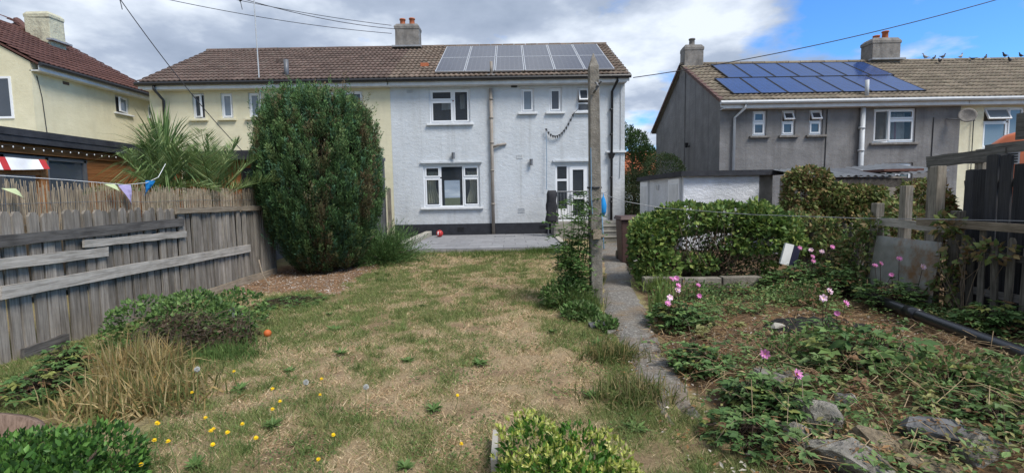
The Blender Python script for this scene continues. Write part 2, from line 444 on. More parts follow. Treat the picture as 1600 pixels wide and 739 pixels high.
class MB:
    def __init__(s):
        s.v, s.f, s.mi = [], [], []
        s.M = None
        s.mat = 0

    def add(s, verts, faces):
        b = len(s.v)
        if s.M is not None:
            verts = [s.M @ Vector(q) for q in verts]
        s.v += [tuple(q) for q in verts]
        for f in faces:
            s.f.append([b + i for i in f])
            s.mi.append(s.mat)

    def box(s, x0, x1, y0, y1, z0, z1):
        s.add([(x0, y0, z0), (x1, y0, z0), (x1, y1, z0), (x0, y1, z0), (x0, y0, z1), (x1, y0, z1), (x1, y1, z1), (x0, y1, z1)],
              [(0, 3, 2, 1), (4, 5, 6, 7), (0, 1, 5, 4), (1, 2, 6, 5), (2, 3, 7, 6), (3, 0, 4, 7)])

    def quad(s, *p):
        s.add(p, [tuple(range(len(p)))])

    def tube(s, pts, r0, r1=None, n=6, cap=True):
        r1 = r0 if r1 is None else r1
        pts = [Vector(p) for p in pts]
        V, F = [], []
        m = len(pts)
        for i, p in enumerate(pts):
            d = (pts[min(i + 1, m - 1)] - pts[max(i - 1, 0)]).normalized()
            a = d.cross(Vector((0, 0, 1)))
            if a.length < 1e-3:
                a = d.cross(Vector((1, 0, 0)))
            a.normalize()
            b = d.cross(a)
            r = r0 + (r1 - r0) * i / max(1, m - 1)
            for k in range(n):
                t = 2 * math.pi * k / n
                V.append(p + a * math.cos(t) * r + b * math.sin(t) * r)
        for i in range(m - 1):
            for k in range(n):
                k2 = (k + 1) % n
                F.append((i * n + k, i * n + k2, (i + 1) * n + k2, (i + 1) * n + k))
        if cap:
            F.append(tuple(range(n))[::-1])
            F.append(tuple((m - 1) * n + k for k in range(n)))
        s.add(V, F)

    def lathe(s, prof, c=(0, 0, 0), n=16):
        V, F = [], []
        for r, z in prof:
            for k in range(n):
                t = 2 * math.pi * k / n
                V.append((c[0] + r * math.cos(t), c[1] + r * math.sin(t), c[2] + z))
        for i in range(len(prof) - 1):
            for k in range(n):
                k2 = (k + 1) % n
                F.append((i * n + k, i * n + k2, (i + 1) * n + k2, (i + 1) * n + k))
        F.append(tuple(range(n))[::-1])
        F.append(tuple((len(prof) - 1) * n + k for k in range(n)))
        s.add(V, F)

    def ring(s, x0, x1, z0, z1, w, y0, y1):     # rectangular frame in an XZ plane
        s.box(x0, x0 + w, y0, y1, z0, z1)
        s.box(x1 - w, x1, y0, y1, z0, z1)
        s.box(x0 + w, x1 - w, y0, y1, z0, z0 + w)
        s.box(x0 + w, x1 - w, y0, y1, z1 - w, z1)

    def mesh(s, name, mat, off=(0, 0, 0), smooth=False):
        me = bpy.data.meshes.new(name)
        me.from_pydata([(a - off[0], b - off[1], c - off[2]) for a, b, c in s.v], [], s.f)
        for m in (mat if isinstance(mat, (list, tuple)) else [mat]):
            me.materials.append(MT[m])
        if isinstance(mat, (list, tuple)):
            me.polygons.foreach_set('material_index', s.mi)
        if smooth:
            me.polygons.foreach_set('use_smooth', [True] * len(me.polygons))
        me.update()
        return me

    def build(s, name, mat, parent=None, smooth=False, bevel=0.0, loc=None):
        off = Vector(loc) if loc is not None else (ORG[parent.name] if parent is not None else Vector((0, 0, 0)))
        o = link(name, s.mesh(name, mat, off, smooth), parent, loc)
        if bevel:
            b = o.modifiers.new('bevel', 'BEVEL')
            b.width = bevel
            b.segments = 2
        return o


def np_mesh(name, V, F, mat, col=None, smooth=False):
    me = bpy.data.meshes.new(name)
    V = np.asarray(V, np.float32)
    F = np.asarray(F, np.int32)
    nf, k = F.shape
    me.vertices.add(len(V))
    me.vertices.foreach_set('co', V.ravel())
    me.loops.add(nf * k)
    me.loops.foreach_set('vertex_index', F.ravel())
    me.polygons.add(nf)
    me.polygons.foreach_set('loop_start', np.arange(0, nf * k, k, dtype=np.int32))
    if smooth:
        me.polygons.foreach_set('use_smooth', np.ones(nf, bool))
    me.materials.append(MT[mat] if isinstance(mat, str) else mat)
    if col is not None:
        at = me.color_attributes.new('Col', 'FLOAT_COLOR', 'POINT')
        c4 = np.ones((len(V), 4), np.float32)
        c4[:, :3] = col
        at.data.foreach_set('color', c4.ravel())
    me.update(calc_edges=True)
    return me


# value noise for placing colours and heights
def _hash(ix, iy, seed):
    h = (ix.astype(np.int64) * 374761393 + iy.astype(np.int64) * 668265263 + seed * 1442695041) & 0xffffffff
    h = ((h ^ (h >> 13)) * 1274126177) & 0xffffffff
    return ((h ^ (h >> 16)) & 0xffff) / 65535.0


def vnoise(x, y, seed=0):
    x, y = np.asarray(x, float), np.asarray(y, float)
    ix, iy = np.floor(x), np.floor(y)
    fx, fy = x - ix, y - iy
    fx, fy = fx * fx * (3 - 2 * fx), fy * fy * (3 - 2 * fy)
    a, b = _hash(ix, iy, seed), _hash(ix + 1, iy, seed)
    c, d = _hash(ix, iy + 1, seed), _hash(ix + 1, iy + 1, seed)
    return (a * (1 - fx) + b * fx) * (1 - fy) + (c * (1 - fx) + d * fx) * fy


def fbm(x, y, seed=0, o=4):
    t, a, s = 0, 0.5, 0
    for i in range(o):
        t = t + a * vnoise(x * 2 ** i, y * 2 ** i, seed + i * 17)
        s += a
        a *= 0.55
    return t / s


def sstep(a, b, x):
    t = np.clip((np.asarray(x, float) - a) / (b - a), 0, 1)
    return t * t * (3 - 2 * t)


def unit(v):
    return v / np.maximum(np.linalg.norm(v, axis=-1, keepdims=True), 1e-9)


def leaf_arrays(P, D, L, W, col, fold=0.25, jitter=0.5, up=None):
    """diamond leaves: P base points, D directions, L lengths, W widths"""
    n = len(P)
    D = unit(D + rng.normal(0, jitter, (n, 3)))
    ref = rng.normal(0, 1, (n, 3)) if up is None else np.tile(np.array(up, float), (n, 1)) + rng.normal(0, 0.3, (n, 3))
    S = unit(np.cross(D, ref))
    N = np.cross(S, D)
    L = np.broadcast_to(np.asarray(L, float), (n,))[:, None]
    W = np.broadcast_to(np.asarray(W, float), (n,))[:, None]
    mid = P + D * L * 0.45
    V = np.stack([P, mid + S * W * 0.5 + N * W * fold, P + D * L, mid - S * W * 0.5 + N * W * fold], 1).reshape(-1, 3)
    b = np.arange(n)[:, None] * 4
    F = np.concatenate([b + [0, 1, 2], b + [0, 2, 3]], 1).reshape(-1, 3)
    C = np.repeat(col, 4, 0)
    return V, F, C


def merge(parts):
    V, F, C, b = [], [], [], 0
    for v, f, c in parts:
        V.append(v)
        F.append(f + b)
        C.append(c)
        b += len(v)
    return np.concatenate(V), np.concatenate(F), np.concatenate(C)


def mixcols(n, cols, w=None):
    cols = np.array(cols, float)
    k = rng.choice(len(cols), n, p=w)
    return cols[k] * rng.uniform(0.82, 1.48, (n, 1))


def sph(n):
    return unit(rng.normal(0, 1, (n, 3)))


def blob_points(blobs, n, inner=0.55, zmin=0.02):
    w = np.array([b[1][0] * b[1][1] + b[1][0] * b[1][2] for b in blobs])
    k = rng.choice(len(blobs), n, p=w / w.sum())
    c = np.array([b[0] for b in blobs])[k]
    r = np.array([b[1] for b in blobs])[k]
    d = sph(n)
    s = inner + (1 - inner) * rng.uniform(0, 1, (n, 1)) ** 0.5
    s *= 0.86 + 0.28 * fbm(d[:, 0] * 3 + k * 7, d[:, 1] * 3 + d[:, 2] * 2.3, 5, 3)[:, None]
    P = c + d * r * s
    P[:, 2] = np.maximum(P[:, 2], zmin + rng.uniform(0, 0.05, n))
    return P, d


def stems_mb(base, tips, r=0.008, n=4, sag=0.1):
    mb = MB()
    for t in tips:
        b = Vector(base) + Vector((random.uniform(-.06, .06), random.uniform(-.06, .06), 0))
        t = Vector(t)
        m = b.lerp(t, 0.5) + Vector((random.uniform(-sag, sag), random.uniform(-sag, sag), random.uniform(0, sag)))
        mb.tube([b, m, t], r, r * 0.4, n)
    return mb


def shrub(name, label, cat, base, blobs, n, L, W, cols, w=None, mat='leaf', stem='bark', nst=14, rs=0.012, group=None,
          upbias=0.3, inner=0.5, jitter=0.6, parent=None, part='foliage'):
    root = parent or thing(name, label, cat, base, group)
    P, d = blob_points(blobs, n, inner)
    L_ = L * (0.4 + 1.0 * rng.beta(2, 2, n))
    V, F, C = leaf_arrays(P, d + [0, 0, upbias], L_, L_ * W, mixcols(n, cols, w), jitter=jitter)
    link(part, np_mesh(part, V - np.array(ORG[root.name]), F, mat, C), root)
    if nst:
        q, _ = blob_points(blobs, nst, 0.4)
        stems_mb(base, q, rs).build('stems', stem, root)
    return root


# ------------------------------------------------------------------ ground
def gz(x, y):
    x, y = np.asarray(x, float), np.asarray(y, float)
    z = 0.1 * sstep(8.5, 11.8, y) * sstep(20, 17, y)
    z = z + 0.03 * (fbm(x * 0.9, y * 0.9, 3) - 0.5) * sstep(30, 14, y)
    z = z - 0.85 * sstep(5.6, 8.5, x) * sstep(6, 9, y + 0 * x)
    z = z + 0.10 * sstep(1.9, 2.8, x) * sstep(5.0, 6.0, 9.0 - y) * sstep(5.2, 4.4, x)      # raised right bed
    return z


PATHC = [(1.08, 2.3, .1), (1.1, 3.0, .15), (1.13, 3.6, .17), (1.22, 4.6, .21), (1.41, 6.1, .29), (1.62, 7.4, .25), (1.92, 8.7, .24), (2.15, 10.0, .28), (2.35, 11.2, .36), (2.6, 12.4, .45), (2.75, 13.4, .45)]
_py = np.array([p[1] for p in PATHC])
_px = np.array([p[0] for p in PATHC])
_pw = np.array([p[2] for p in PATHC])


def path_dist(x, y):        # signed: negative inside the path
    return np.abs(x - np.interp(y, _py, _px)) - np.interp(y, _py, _pw)


C_STRAW = np.array((0.56, 0.43, 0.265))
C_STRAW2 = np.array((0.44, 0.31, 0.185))
C_GREEN = np.array((0.2, 0.225, 0.085))
C_GREEN2 = np.array((0.15, 0.2, 0.062))
C_SOIL = np.array((0.15, 0.098, 0.06))
C_SOILR = np.array((0.24, 0.155, 0.095))


def green(x, y):
    g = fbm(x * 1.15, y * 0.85, 21, 4) * 0.5 + fbm(x * 5.5, y * 4.8, 40, 4) * 0.68
    g = g - 0.565
    g = g + 0.09 * sstep(-1.0, -3.2, x) + 0.17 * sstep(0.5, 0.95, x) * sstep(12, 5, y) + 0.10 * sstep(11.2, 11.7, y)
    g = g - 0.05 * sstep(6, 9, y) - 0.05 * np.exp(-((x - 0.2) / 0.9) ** 2) + 0.05 * sstep(3.6, 2.4, y)
    return np.clip(g * 3.5 + 0.45, 0, 1)


def bare(x, y):             # bare litter patch by the fence and under the conifer
    d = np.maximum(np.abs((x + 3.85) / 1.15), np.abs((y - 8.85) / 1.5)) + (fbm(x * 2.2, y * 2.2, 9) - 0.5) * 0.7
    return sstep(1.05, 0.8, d)


def bed(x, y):              # right hand flower bed
    e = path_dist(x, y) + (fbm(x * 3, y * 3, 61) - 0.5) * 0.3
    return sstep(0.0, 0.12, e) * (x > np.interp(y, _py, _px)) * sstep(20, 16, y)


def axis(lo, hi, step, far):
    a = list(np.arange(lo, hi + step / 2, step))
    d = step
    p = a[-1]
    while p < far:
        d *= 1.35
        p += d
        a.append(p)
    d = step
    p = a[0]
    b = []
    while p > -far * 0.9:
        d *= 1.35
        p -= d
        b.append(p)
    return np.array(b[::-1] + a)


gx, gy = axis(-5.2, 5.6, 0.055, 700), axis(1.6, 12.2, 0.055, 900)
XX, YY = np.meshgrid(gx, gy)
ZZ = gz(XX, YY)
inner_m = (np.abs(XX) < 6.0) & (YY > 1.5) & (YY < 12.5)
ZZ += np.where(inner_m, (fbm(XX * 7, YY * 7, 77, 4) - 0.5) * 0.045, 0)
n_x, n_y = len(gx), len(gy)
idx = np.arange(n_x * n_y).reshape(n_y, n_x)
GF = np.stack([idx[:-1, :-1], idx[:-1, 1:], idx[1:, 1:], idx[1:, :-1]], -1).reshape(-1, 4)
g_ = green(XX, YY)[..., None]
fine = fbm(XX * 14, YY * 14, 33, 3)[..., None]
cg = (C_STRAW * 0.62 * (1 - fine * 0.6) + C_STRAW2 * fine * 0.45) * (1 - g_) + (C_GREEN * .55 + C_STRAW2 * .35) * g_
worn = sstep(.6, .7, fbm(XX * 3.1 + 5, YY * 2.8, 211, 4))[..., None]
cg = cg * (1 - worn * .6) + np.array((.2, .13, .08)) * (.7 + .6 * fine) * worn * .6
b_ = bare(XX, YY)[..., None]
lit = fbm(XX * 10, YY * 10, 55, 3)[..., None]
cb = C_SOILR * (0.55 + lit * 0.9) + np.array((0.18, 0.16, 0.14)) * sstep(0.55, 0.75, lit) * sstep(0.5, 0.7, fbm(XX * 2, YY * 2, 71)[..., None])
cg = cg * (1 - b_) + cb * b_
d_ = bed(XX, YY)[..., None]
cd = C_SOIL * (0.5 + lit * 1.0) + np.array((0.1, 0.07, 0.03)) * sstep(0.5, 0.8, fine)
cg = cg * (1 - d_) + cd * d_
far_ = (sstep(13, 16, np.abs(YY - 2) + 0 * XX)[..., None])
cg = cg * (1 - far_) + np.array((0.09, 0.1, 0.05)) * far_
gt = NT('garden_ground')
ga = gt.new('ShaderNodeAttribute', attribute_name='Col')
gv = gt.coord((1, 1, 1), False)
gn = gt.noise(gv, 60, 5, 0.7)
gc = gt.mix(1.0, ga.outputs['Color'], gt.ramp(gn, [(0.3, (0.55, 0.55, 0.55)), (0.7, (1.35, 1.35, 1.35))]), 'MULTIPLY')
gt.l.new(gc, gt.bsdf.inputs['Base Color'])
gt.bsdf.inputs['Roughness'].default_value = 0.95
gt.bsdf.inputs['Specular IOR Level'].default_value = 0.1
gt.bump(gt.noise(gv, 110, 5, 0.7), 0.8, 0.02)
ground = link('ground', np_mesh('ground', np.stack([XX, YY, ZZ], -1).reshape(-1, 3), GF, gt.m, cg.reshape(-1, 3), True))
tag(ground, 'dry patchy back garden ground running out past the houses', None, None, 'structure')

# path strip
mb = MB()
ys = np.arange(2.95, 13.4, 0.06)
L_, R_ = [], []
for i, y_ in enumerate(ys):
    c_ = np.interp(y_, _py, _px)
    w_ = np.interp(y_, _py, _pw)
    a_ = c_ - w_ + (fbm(y_ * 2.5, 1.3, 4) - 0.5) * 0.12
    b2 = c_ + w_ + (fbm(y_ * 2.5, 8.3, 5) - 0.5) * 0.14
    for k in range(7):
        xx = a_ + (b2 - a_) * k / 6
        zz = float(gz(xx, y_)) + 0.03 - (0.045 if k in (0, 6) else 0) - .06 * float(sstep(3.35, 3.0, y_ + .25 * math.sin(k * 1.7))) + (float(fbm(xx * 9, y_ * 9, 8)) - 0.5) * 0.012
        mb.v.append((xx, y_, zz))
for i in range(len(ys) - 1):
    for k in range(6):
        mb.f.append([i * 7 + k, i * 7 + k + 1, (i + 1) * 7 + k + 1, (i + 1) * 7 + k])
        mb.mi.append(0)
tag(mb.build('path', 'path', None, True), 'narrow worn concrete garden path leading to the back steps', None, None, 'structure')

# patio with separate slabs
mb = MB()
mb.box(-2.62, 1.24, 11.8, 16.15, -0.1, 0.165)
patio = tag(mb.build('patio', 'concrete'), 'grey paved patio along the back of the house', None, None, 'structure')
sl = MB()
sl.box(-0.296, 0.296, -0.296, 0.296, -0.02, 0.02)
sl_me = sl.mesh('paving_slab', 'slab')
s2 = MB()
s2.box(-0.146, 0.146, -0.296, 0.296, -0.02, 0.02)
s2_me = s2.mesh('paving_slab_half', 'slab')
for j in range(7):
    x_ = -2.62
    y_ = 12.06 + 0.6 * j + 0.0
    first = j % 2
    while x_ < 1.2:
        half = first or x_ + 0.6 > 1.3
        first = False
        w_ = 0.3 if half else 0.6
        if x_ + w_ > 1.3:
            break
        link('paving_slab', s2_me if half else sl_me, patio, (x_ + w_ / 2, y_ + 0.06, 0.182 + random.uniform(-.002, .003)),
             (R(random.uniform(-.25, .25)), R(random.uniform(-.25, .25)), 0))
        x_ += w_
mb = MB()
mb.box(-0.55, 0.1, 15.0, 15.12, 0.2, 0.212)
mb.build('drain_grate', 'metal_grey', patio)

# kerb and rubble bed beside the patio
mb = MB()
mb.box(-2.86, -2.66, 12.0, 16.1, 0.02, 0.34)
tag(mb.build('kerb', 'concrete_pale', None, bevel=0.015), 'pale concrete kerb along the left side of the patio', 'kerb')

# ------------------------------------------------------------------ houses
def front_wall(mb, x0, x1, z0, z1, y, ops, t=0.2):
    xs = sorted({x0, x1, *[o[0] for o in ops], *[o[1] for o in ops]})
    zs = sorted({z0, z1, *[o[2] for o in ops], *[o[3] for o in ops]})
    for i in range(len(xs) - 1):
        for j in range(len(zs) - 1):
            cx, cz = (xs[i] + xs[i + 1]) / 2, (zs[j] + zs[j + 1]) / 2
            if any(o[0] < cx < o[1] and o[2] < cz < o[3] for o in ops):
                continue
            mb.quad((xs[i], y, zs[j]), (xs[i + 1], y, zs[j]), (xs[i + 1], y, zs[j + 1]), (xs[i], y, zs[j + 1]))
    for a, b, c, d in ops:
        mb.quad((a, y, c), (a, y, d), (a, y + t, d), (a, y + t, c))
        mb.quad((b, y, c), (b, y + t, c), (b, y + t, d), (b, y, d))
        mb.quad((a, y, d), (b, y, d), (b, y + t, d), (a, y + t, d))
        mb.quad((a, y, c), (a, y + t, c), (b, y + t, c), (b, y, c))


def tile_mesh(name, w, l, mat):
    """interlocking roof tile with two rolls: local x across, y up the slope, z out"""
    mb = MB()
    n = 10
    V, F = [], []
    for j, (yy, lift) in enumerate(((0.0, 0.045), (l, 0.0))):
        for i in range(n + 1):
            u = i / n
            V.append((u * w, yy, lift + 0.03 * (0.5 - 0.5 * math.cos(4 * math.pi * u)) ** 1.5))
    for i in range(n + 1):
        V.append((V[i][0], 0.004, V[i][2] - 0.034))
    for i in range(n):
        F.append((i, i + 1, n + 2 + i, n + 1 + i))
        F.append((2 * n + 2 + i, 2 * n + 3 + i, i + 1, i))
    mb.add(V, F)
    return mb.mesh(name, mat, smooth=True)


def tile_rows(roof, me, x0, x1, ye, ze, ang, length, w=0.33, ex=0.345, skip=None, cap=300):
    nx, ny = int(round((x1 - x0) / w)), int(math.ceil(length / ex))
    w = (x1 - x0) / nx
    c, s = math.cos(ang), math.sin(ang)
    k = 0
    for j in range(ny):
        for i in range(nx):
            d = j * ex
            x = x0 + i * w
            if skip and skip(x + w / 2, d):
                continue
            o = link('roof_tile', me, roof, (x, ye + d * c - 0.02 * s, ze + d * s + 0.02 * c),
                     (ang + R(random.uniform(-.5, .5)), R(random.uniform(-.4, .4)), 0))
            k += 1
    return k


def ridge(roof, x0, x1, y, z, mat, step=0.45):
    mb = MB()
    V, F = [], []
    for xx in (0, step - 0.012):
        for i in range(7):
            t = math.pi * i / 6
            V.append((xx, 0.13 * math.cos(t), 0.1 * math.sin(t)))
    for i in range(6):
        F.append((i, i + 1, 8 + i, 7 + i))
    F += [tuple(range(7)), tuple(range(7, 14))[::-1]]
    mb.add(V, F)
    me = mb.mesh('ridge_tile', mat)
    n = int((x1 - x0) / step)
    for i in range(n):
        link('ridge_tile', me, roof, (x0 + i * (x1 - x0) / n, y, z), (R(random.uniform(-2, 2)), R(random.uniform(-.6, .6)), 0))


def window(house, x0, x1, z0, z1, y, cells, sill=0.07, pane='pane', cols=None, label=None):
    """cells: (u0,u1,v0,v1,state) fractions; state '' closed, 't' top hung open, 's' side hung open"""
    mb = MB()
    fw = 0.05
    y0, y1 = y + 0.06, y + 0.13
    mb.ring(x0, x1, z0, z1, fw, y0, y1)
    W, Hh = x1 - x0 - 2 * fw, z1 - z0 - 2 * fw
    X, Z = x0 + fw, z0 + fw
    us = sorted({c[0] for c in cells} - {0})
    rects = []
    for u0, u1, v0, v1, st in cells:
        a, b = X + u0 * W + (0.025 if u0 > 0 else 0), X + u1 * W - (0.025 if u1 < 1 else 0)
        c, d = Z + v0 * Hh + (0.025 if v0 > 0 else 0), Z + v1 * Hh - (0.025 if v1 < 1 else 0)
        rects.append((a, b, c, d, st))
        if u1 < 1:
            mb.box(b, b + 0.05, y0 + 0.002, y1, c, d)
        if v1 < 1:
            mb.box(a, b, y0 + 0.002, y1, d, d + 0.05)
    win = mb.build('window', 'upvc', house)
    if label:
        win['label'] = label
    for q, (a, b, c, d, st) in enumerate(rects):
        p = pane if isinstance(pane, str) else pane[q % len(pane)]
        if st == 'f':       # fixed light without its own casement
            m = MB()
            m.quad((a, y0 + 0.04, c), (b, y0 + 0.04, c), (b, y0 + 0.04, d), (a, y0 + 0.04, d))
            m.build('pane', p, win)
            continue
        cs = MB()
        m = MB()
        if st == 't':
            T = Matrix.Translation((0, y0, d)) @ Matrix.Rotation(R(-28), 4, 'X') @ Matrix.Translation((0, -y0, -d))
            cs.M = m.M = T
        elif st == 's':
            T = Matrix.Translation((b, y0, 0)) @ Matrix.Rotation(R(16), 4, 'Z') @ Matrix.Translation((-b, -y0, 0))
            cs.M = m.M = T
        elif st == 'l':
            T = Matrix.Translation((a, y0, 0)) @ Matrix.Rotation(R(-22), 4, 'Z') @ Matrix.Translation((-a, -y0, 0))
            cs.M = m.M = T
        cs.ring(a + 0.004, b - 0.004, c + 0.004, d - 0.004, 0.042, y0 - 0.018, y0 + 0.03)
        m.quad((a + 0.03, y0 + 0.004, c + 0.03), (b - 0.03, y0 + 0.004, c + 0.03), (b - 0.03, y0 + 0.004, d - 0.03), (a + 0.03, y0 + 0.004, d - 0.03))
        if st:
            k = cs.build('casement', 'upvc', win)
            bk = MB()
            bk.quad((a, y1 - 0.005, c), (b, y1 - 0.005, c), (b, y1 - 0.005, d), (a, y1 - 0.005, d))
            bk.build('dark_opening', 'room', win)
        else:
            cs.build('casement', 'upvc', win)
        m.build('pane', p, win)
    if sill:
        s = MB()
        s.box(x0 - 0.1, x1 + 0.1, y - 0.09, y + 0.08, z0 - sill, z0 - 0.002)
        s.build('sill', cols or 'fascia', win, bevel=0.006)
    return win


def chimney(house, cx, cy, w, d, z0, z1, mat, pots, flash=True):
    mb = MB()
    rows = [(1.0, z0), (1.0, z1 - 0.22), (1.06, z1 - 0.2), (1.06, z1 - 0.1), (0.86, z1)]
    V, F = [], []
    for s, z in rows:
        for sx, sy in ((-1, -1), (1, -1), (1, 1), (-1, 1)):
            V.append((cx + sx * s * w / 2 + random.uniform(-.015, .015), cy + sy * s * d / 2, z + random.uniform(-.01, .01)))
    for i in range(4):
        for k in range(4):
            F.append((i * 4 + k, i * 4 + (k + 1) % 4, i * 4 + 4 + (k + 1) % 4, i * 4 + 4 + k))
    F.append((16, 17, 18, 19))
    mb.add(V, F)
    ch = mb.build('chimney', mat, house, bevel=0.012)
    for px, h, mt in pots:
        p = MB()
        p.lathe([(0.12, 0), (0.105, 0.1), (0.1, h - 0.05), (0.125, h - 0.04), (0.12, h), (0.08, h), (0.075, h - 0.12)], (px, cy, z1 - 0.05), 14)
        p.build('chimney_pot', mt, ch, True)
    if flash:
        f = MB()
        f.box(cx - w / 2 - 0.1, cx + w / 2 + 0.1, cy - d / 2 - 0.16, cy - d / 2 + 0.05, z0 + 0.28, z0 + 0.34)
        f.M = None
        f.build('flashing', 'lead', ch)
    return ch


def house_shell(h, x0, x1, y0, depth, zb, ze, zr, wallmat, ops, gl, gr, tile, gutter='gutter', plinth=None, ov=0.3, endL=0.0, endR=0.0, tcols=None, roofmat=None, skip=None, clearback=None):
    """wall with openings, roof with tiles, soffit, fascia and gutter"""
    mb = MB()
    zt = ze + 0.06
    front_wall(mb, x0, x1, zb, zt, y0, ops)
    yr, y1 = y0 + depth / 2, y0 + depth
    tan = (zr - ze) / (depth / 2 + ov)
    for on, x in ((gl, x0), (gr, x1)):
        if on:
            mb.quad((x, y0, zb), (x, y0, zt), (x, yr, zr - 0.08), (x, y1, zt), (x, y1, zb))
    if clearback:
        front_wall(mb, x0, x1, zb, zt, y1, clearback, 0.1)
    else:
        mb.quad((x0, y1, zb), (x1, y1, zb), (x1, y1, zt), (x0, y1, zt))
    mb.build('wall', wallmat, h)
    ang = math.atan(tan)
    a, b = x0 - endL, x1 + endR
    r = MB()
    ye = y0 - ov
    for sgn, yy in ((1, ye), (-1, y1 + ov)):
        r.add([(a, yy, ze), (b, yy, ze), (b, yr, zr), (a, yr, zr), (a, yy, ze - 0.05), (b, yy, ze - 0.05), (b, yr, zr - 0.06), (a, yr, zr - 0.06)],
              [(0, 1, 2, 3), (4, 7, 6, 5), (0, 4, 5, 1), (0, 3, 7, 4), (1, 5, 6, 2)])
    roof = r.build('roof', tile, h)
    me = tile_mesh('roof_tile', 1.0 * (b - a) / round((b - a) / 0.33), 0.40, tile)
    L = (yr - ye) / math.cos(ang)
    tile_rows(roof, me, a, b, ye - 0.03, ze + 0.0, ang, L - 0.12, skip=skip)
    ridge(roof, a, b, yr, zr + 0.02, tile)
    f = MB()
    f.box(x0, x1, ye + 0.02, y0 + 0.04, ze - 0.2, ze - 0.17)
    f.box(a + 0.02, b - 0.02, ye + 0.02, ye + 0.05, ze - 0.17, ze - 0.045)
    f.build('fascia', 'fascia', h)
    g = MB()
    g.tube([(a - 0.02, ye - 0.05, ze - 0.03), (b + 0.02, ye - 0.05, ze - 0.03)], 0.062, 0.062, 8)
    g.build('gutter', gutter, h)
    if plinth:
        p = MB()
        p.box(x0 + 0.01, x1 + 0.015, y0 - 0.025, y0 + 0.1, zb - 0.1, plinth)
        p.build('plinth', 'plinth', h)
    return roof, ang


def room(h, x0, x1, y0, y1, z0, z1, back=None):
    mb = MB()
    mb.quad((x0, y0, z0), (x0, y1, z0), (x0, y1, z1), (x0, y0, z1))
    mb.quad((x1, y0, z0), (x1, y0, z1), (x1, y1, z1), (x1, y1, z0))
    mb.quad((x0, y0, z0), (x1, y0, z0), (x1, y1, z0), (x0, y1, z0))
    mb.quad((x0, y0, z1), (x0, y1, z1), (x1, y1, z1), (x1, y0, z1))
    front_wall(mb, x0, x1, z0, z1, y1, [back] if back else [], 0.02)
    return mb.build('room', 'room', h)


def cloth(h, name, x0, x1, y, z0, z1, mat, folds=5, amp=0.03, pinch=0.0):
    mb = MB()
    nx, nz = 24, 8
    V, F = [], []
    for j in range(nz + 1):
        v = j / nz
        for i in range(nx + 1):
            u = i / nx
            s = 1 - pinch * math.sin(math.pi * min(1, (1 - v) * 1.2)) * 0.6
            V.append((x0 + (x1 - x0) * u * s, y + amp * math.sin(u * folds * 2 * math.pi + v), z0 + (z1 - z0) * v))
    for j in range(nz):
        for i in range(nx):
            b = j * (nx + 1) + i
            F.append((b, b + 1, b + nx + 2, b + nx + 1))
    mb.add(V, F)
    return mb.build(name, mat, h, True)


def pipe(h, name, pts, r, mat, brackets=()):
    mb = MB()
    mb.tube(pts, r, r, 10)
    for z in brackets:
        p = pts[-1]
        mb.tube([(p[0], p[1], z - 0.03), (p[0], p[1], z + 0.03)], r * 1.25, r * 1.25, 10)
    return mb.build(name, mat, h, True)


Y0, DEP, ZB, ZE, ZR = 16.2, 7.2, 0.05, 5.23, 7.32
PX = -3.9

# --- cream half
hc = thing('semi_detached_house', 'cream rendered house half with brown tiled roof behind the conifer', 'house', (-8, Y0, ZB))
cw = [(-10.37, -9.97, 4.13, 4.95), (-9.44, -9.05, 4.13, 4.95), (-8.54, -8.15, 4.13, 4.95), (-6.2, -4.8, 3.87, 4.95), (-7.6, -5.6, 1.1, 2.5)]
house_shell(hc, -11.75, PX - 0.001, Y0, DEP, ZB, ZE, ZR, 'render_cream', cw, True, False, 'tile_brown', endL=0.16, plinth=None)
window(hc, *cw[0], Y0, [(0, 1, 0, 1, 'l')], cols='render_cream')
window(hc, *cw[1], Y0, [(0, 1, 0, 1, '')], cols='render_cream', pane='pane_light')
window(hc, *cw[2], Y0, [(0, 1, 0, 1, '')], cols='render_cream', pane='pane_light')
window(hc, *cw[3], Y0, [(0, .55, 0, .68, ''), (0, .55, .68, 1, ''), (.55, 1, 0, 1, '')])
window(hc, *cw[4], Y0, [(0, .3, 0, 1, ''), (.3, .7, 0, 1, ''), (.7, 1, 0, 1, '')])
pipe(hc, 'downpipe', [(-11.35, Y0 - 0.33, ZE - 0.05), (-11.35, Y0 - 0.33, ZE - 0.2), (-11.25, Y0 - 0.07, ZE - 0.5), (-11.25, Y0 - 0.07, 0.1)], 0.045, 'gutter')
pipe(hc, 'flue', [(-7.28, Y0 + 0.1, 5.3), (-7.28, Y0 + 0.1, 6.0)], 0.075, 'metal_grey')
mb = MB()
mb.tube([(-8.07, Y0 - 0.12, 3.9), (-8.1, Y0 - 0.12, 8.6)], 0.022, 0.016, 6)
mb.build('antenna_mast', 'gutter_grey', hc)
for vx, vy in ((-8.15, 17.88), (-5.75, 17.9)):
    v = MB()
    zz = 5.23 + (vy - 15.9) * 0.536
    v.box(vx - 0.14, vx + 0.14, vy - 0.14, vy + 0.2, zz + 0.03, zz + 0.14)
    v.build('vent_tile', 'tile_brown', hc)

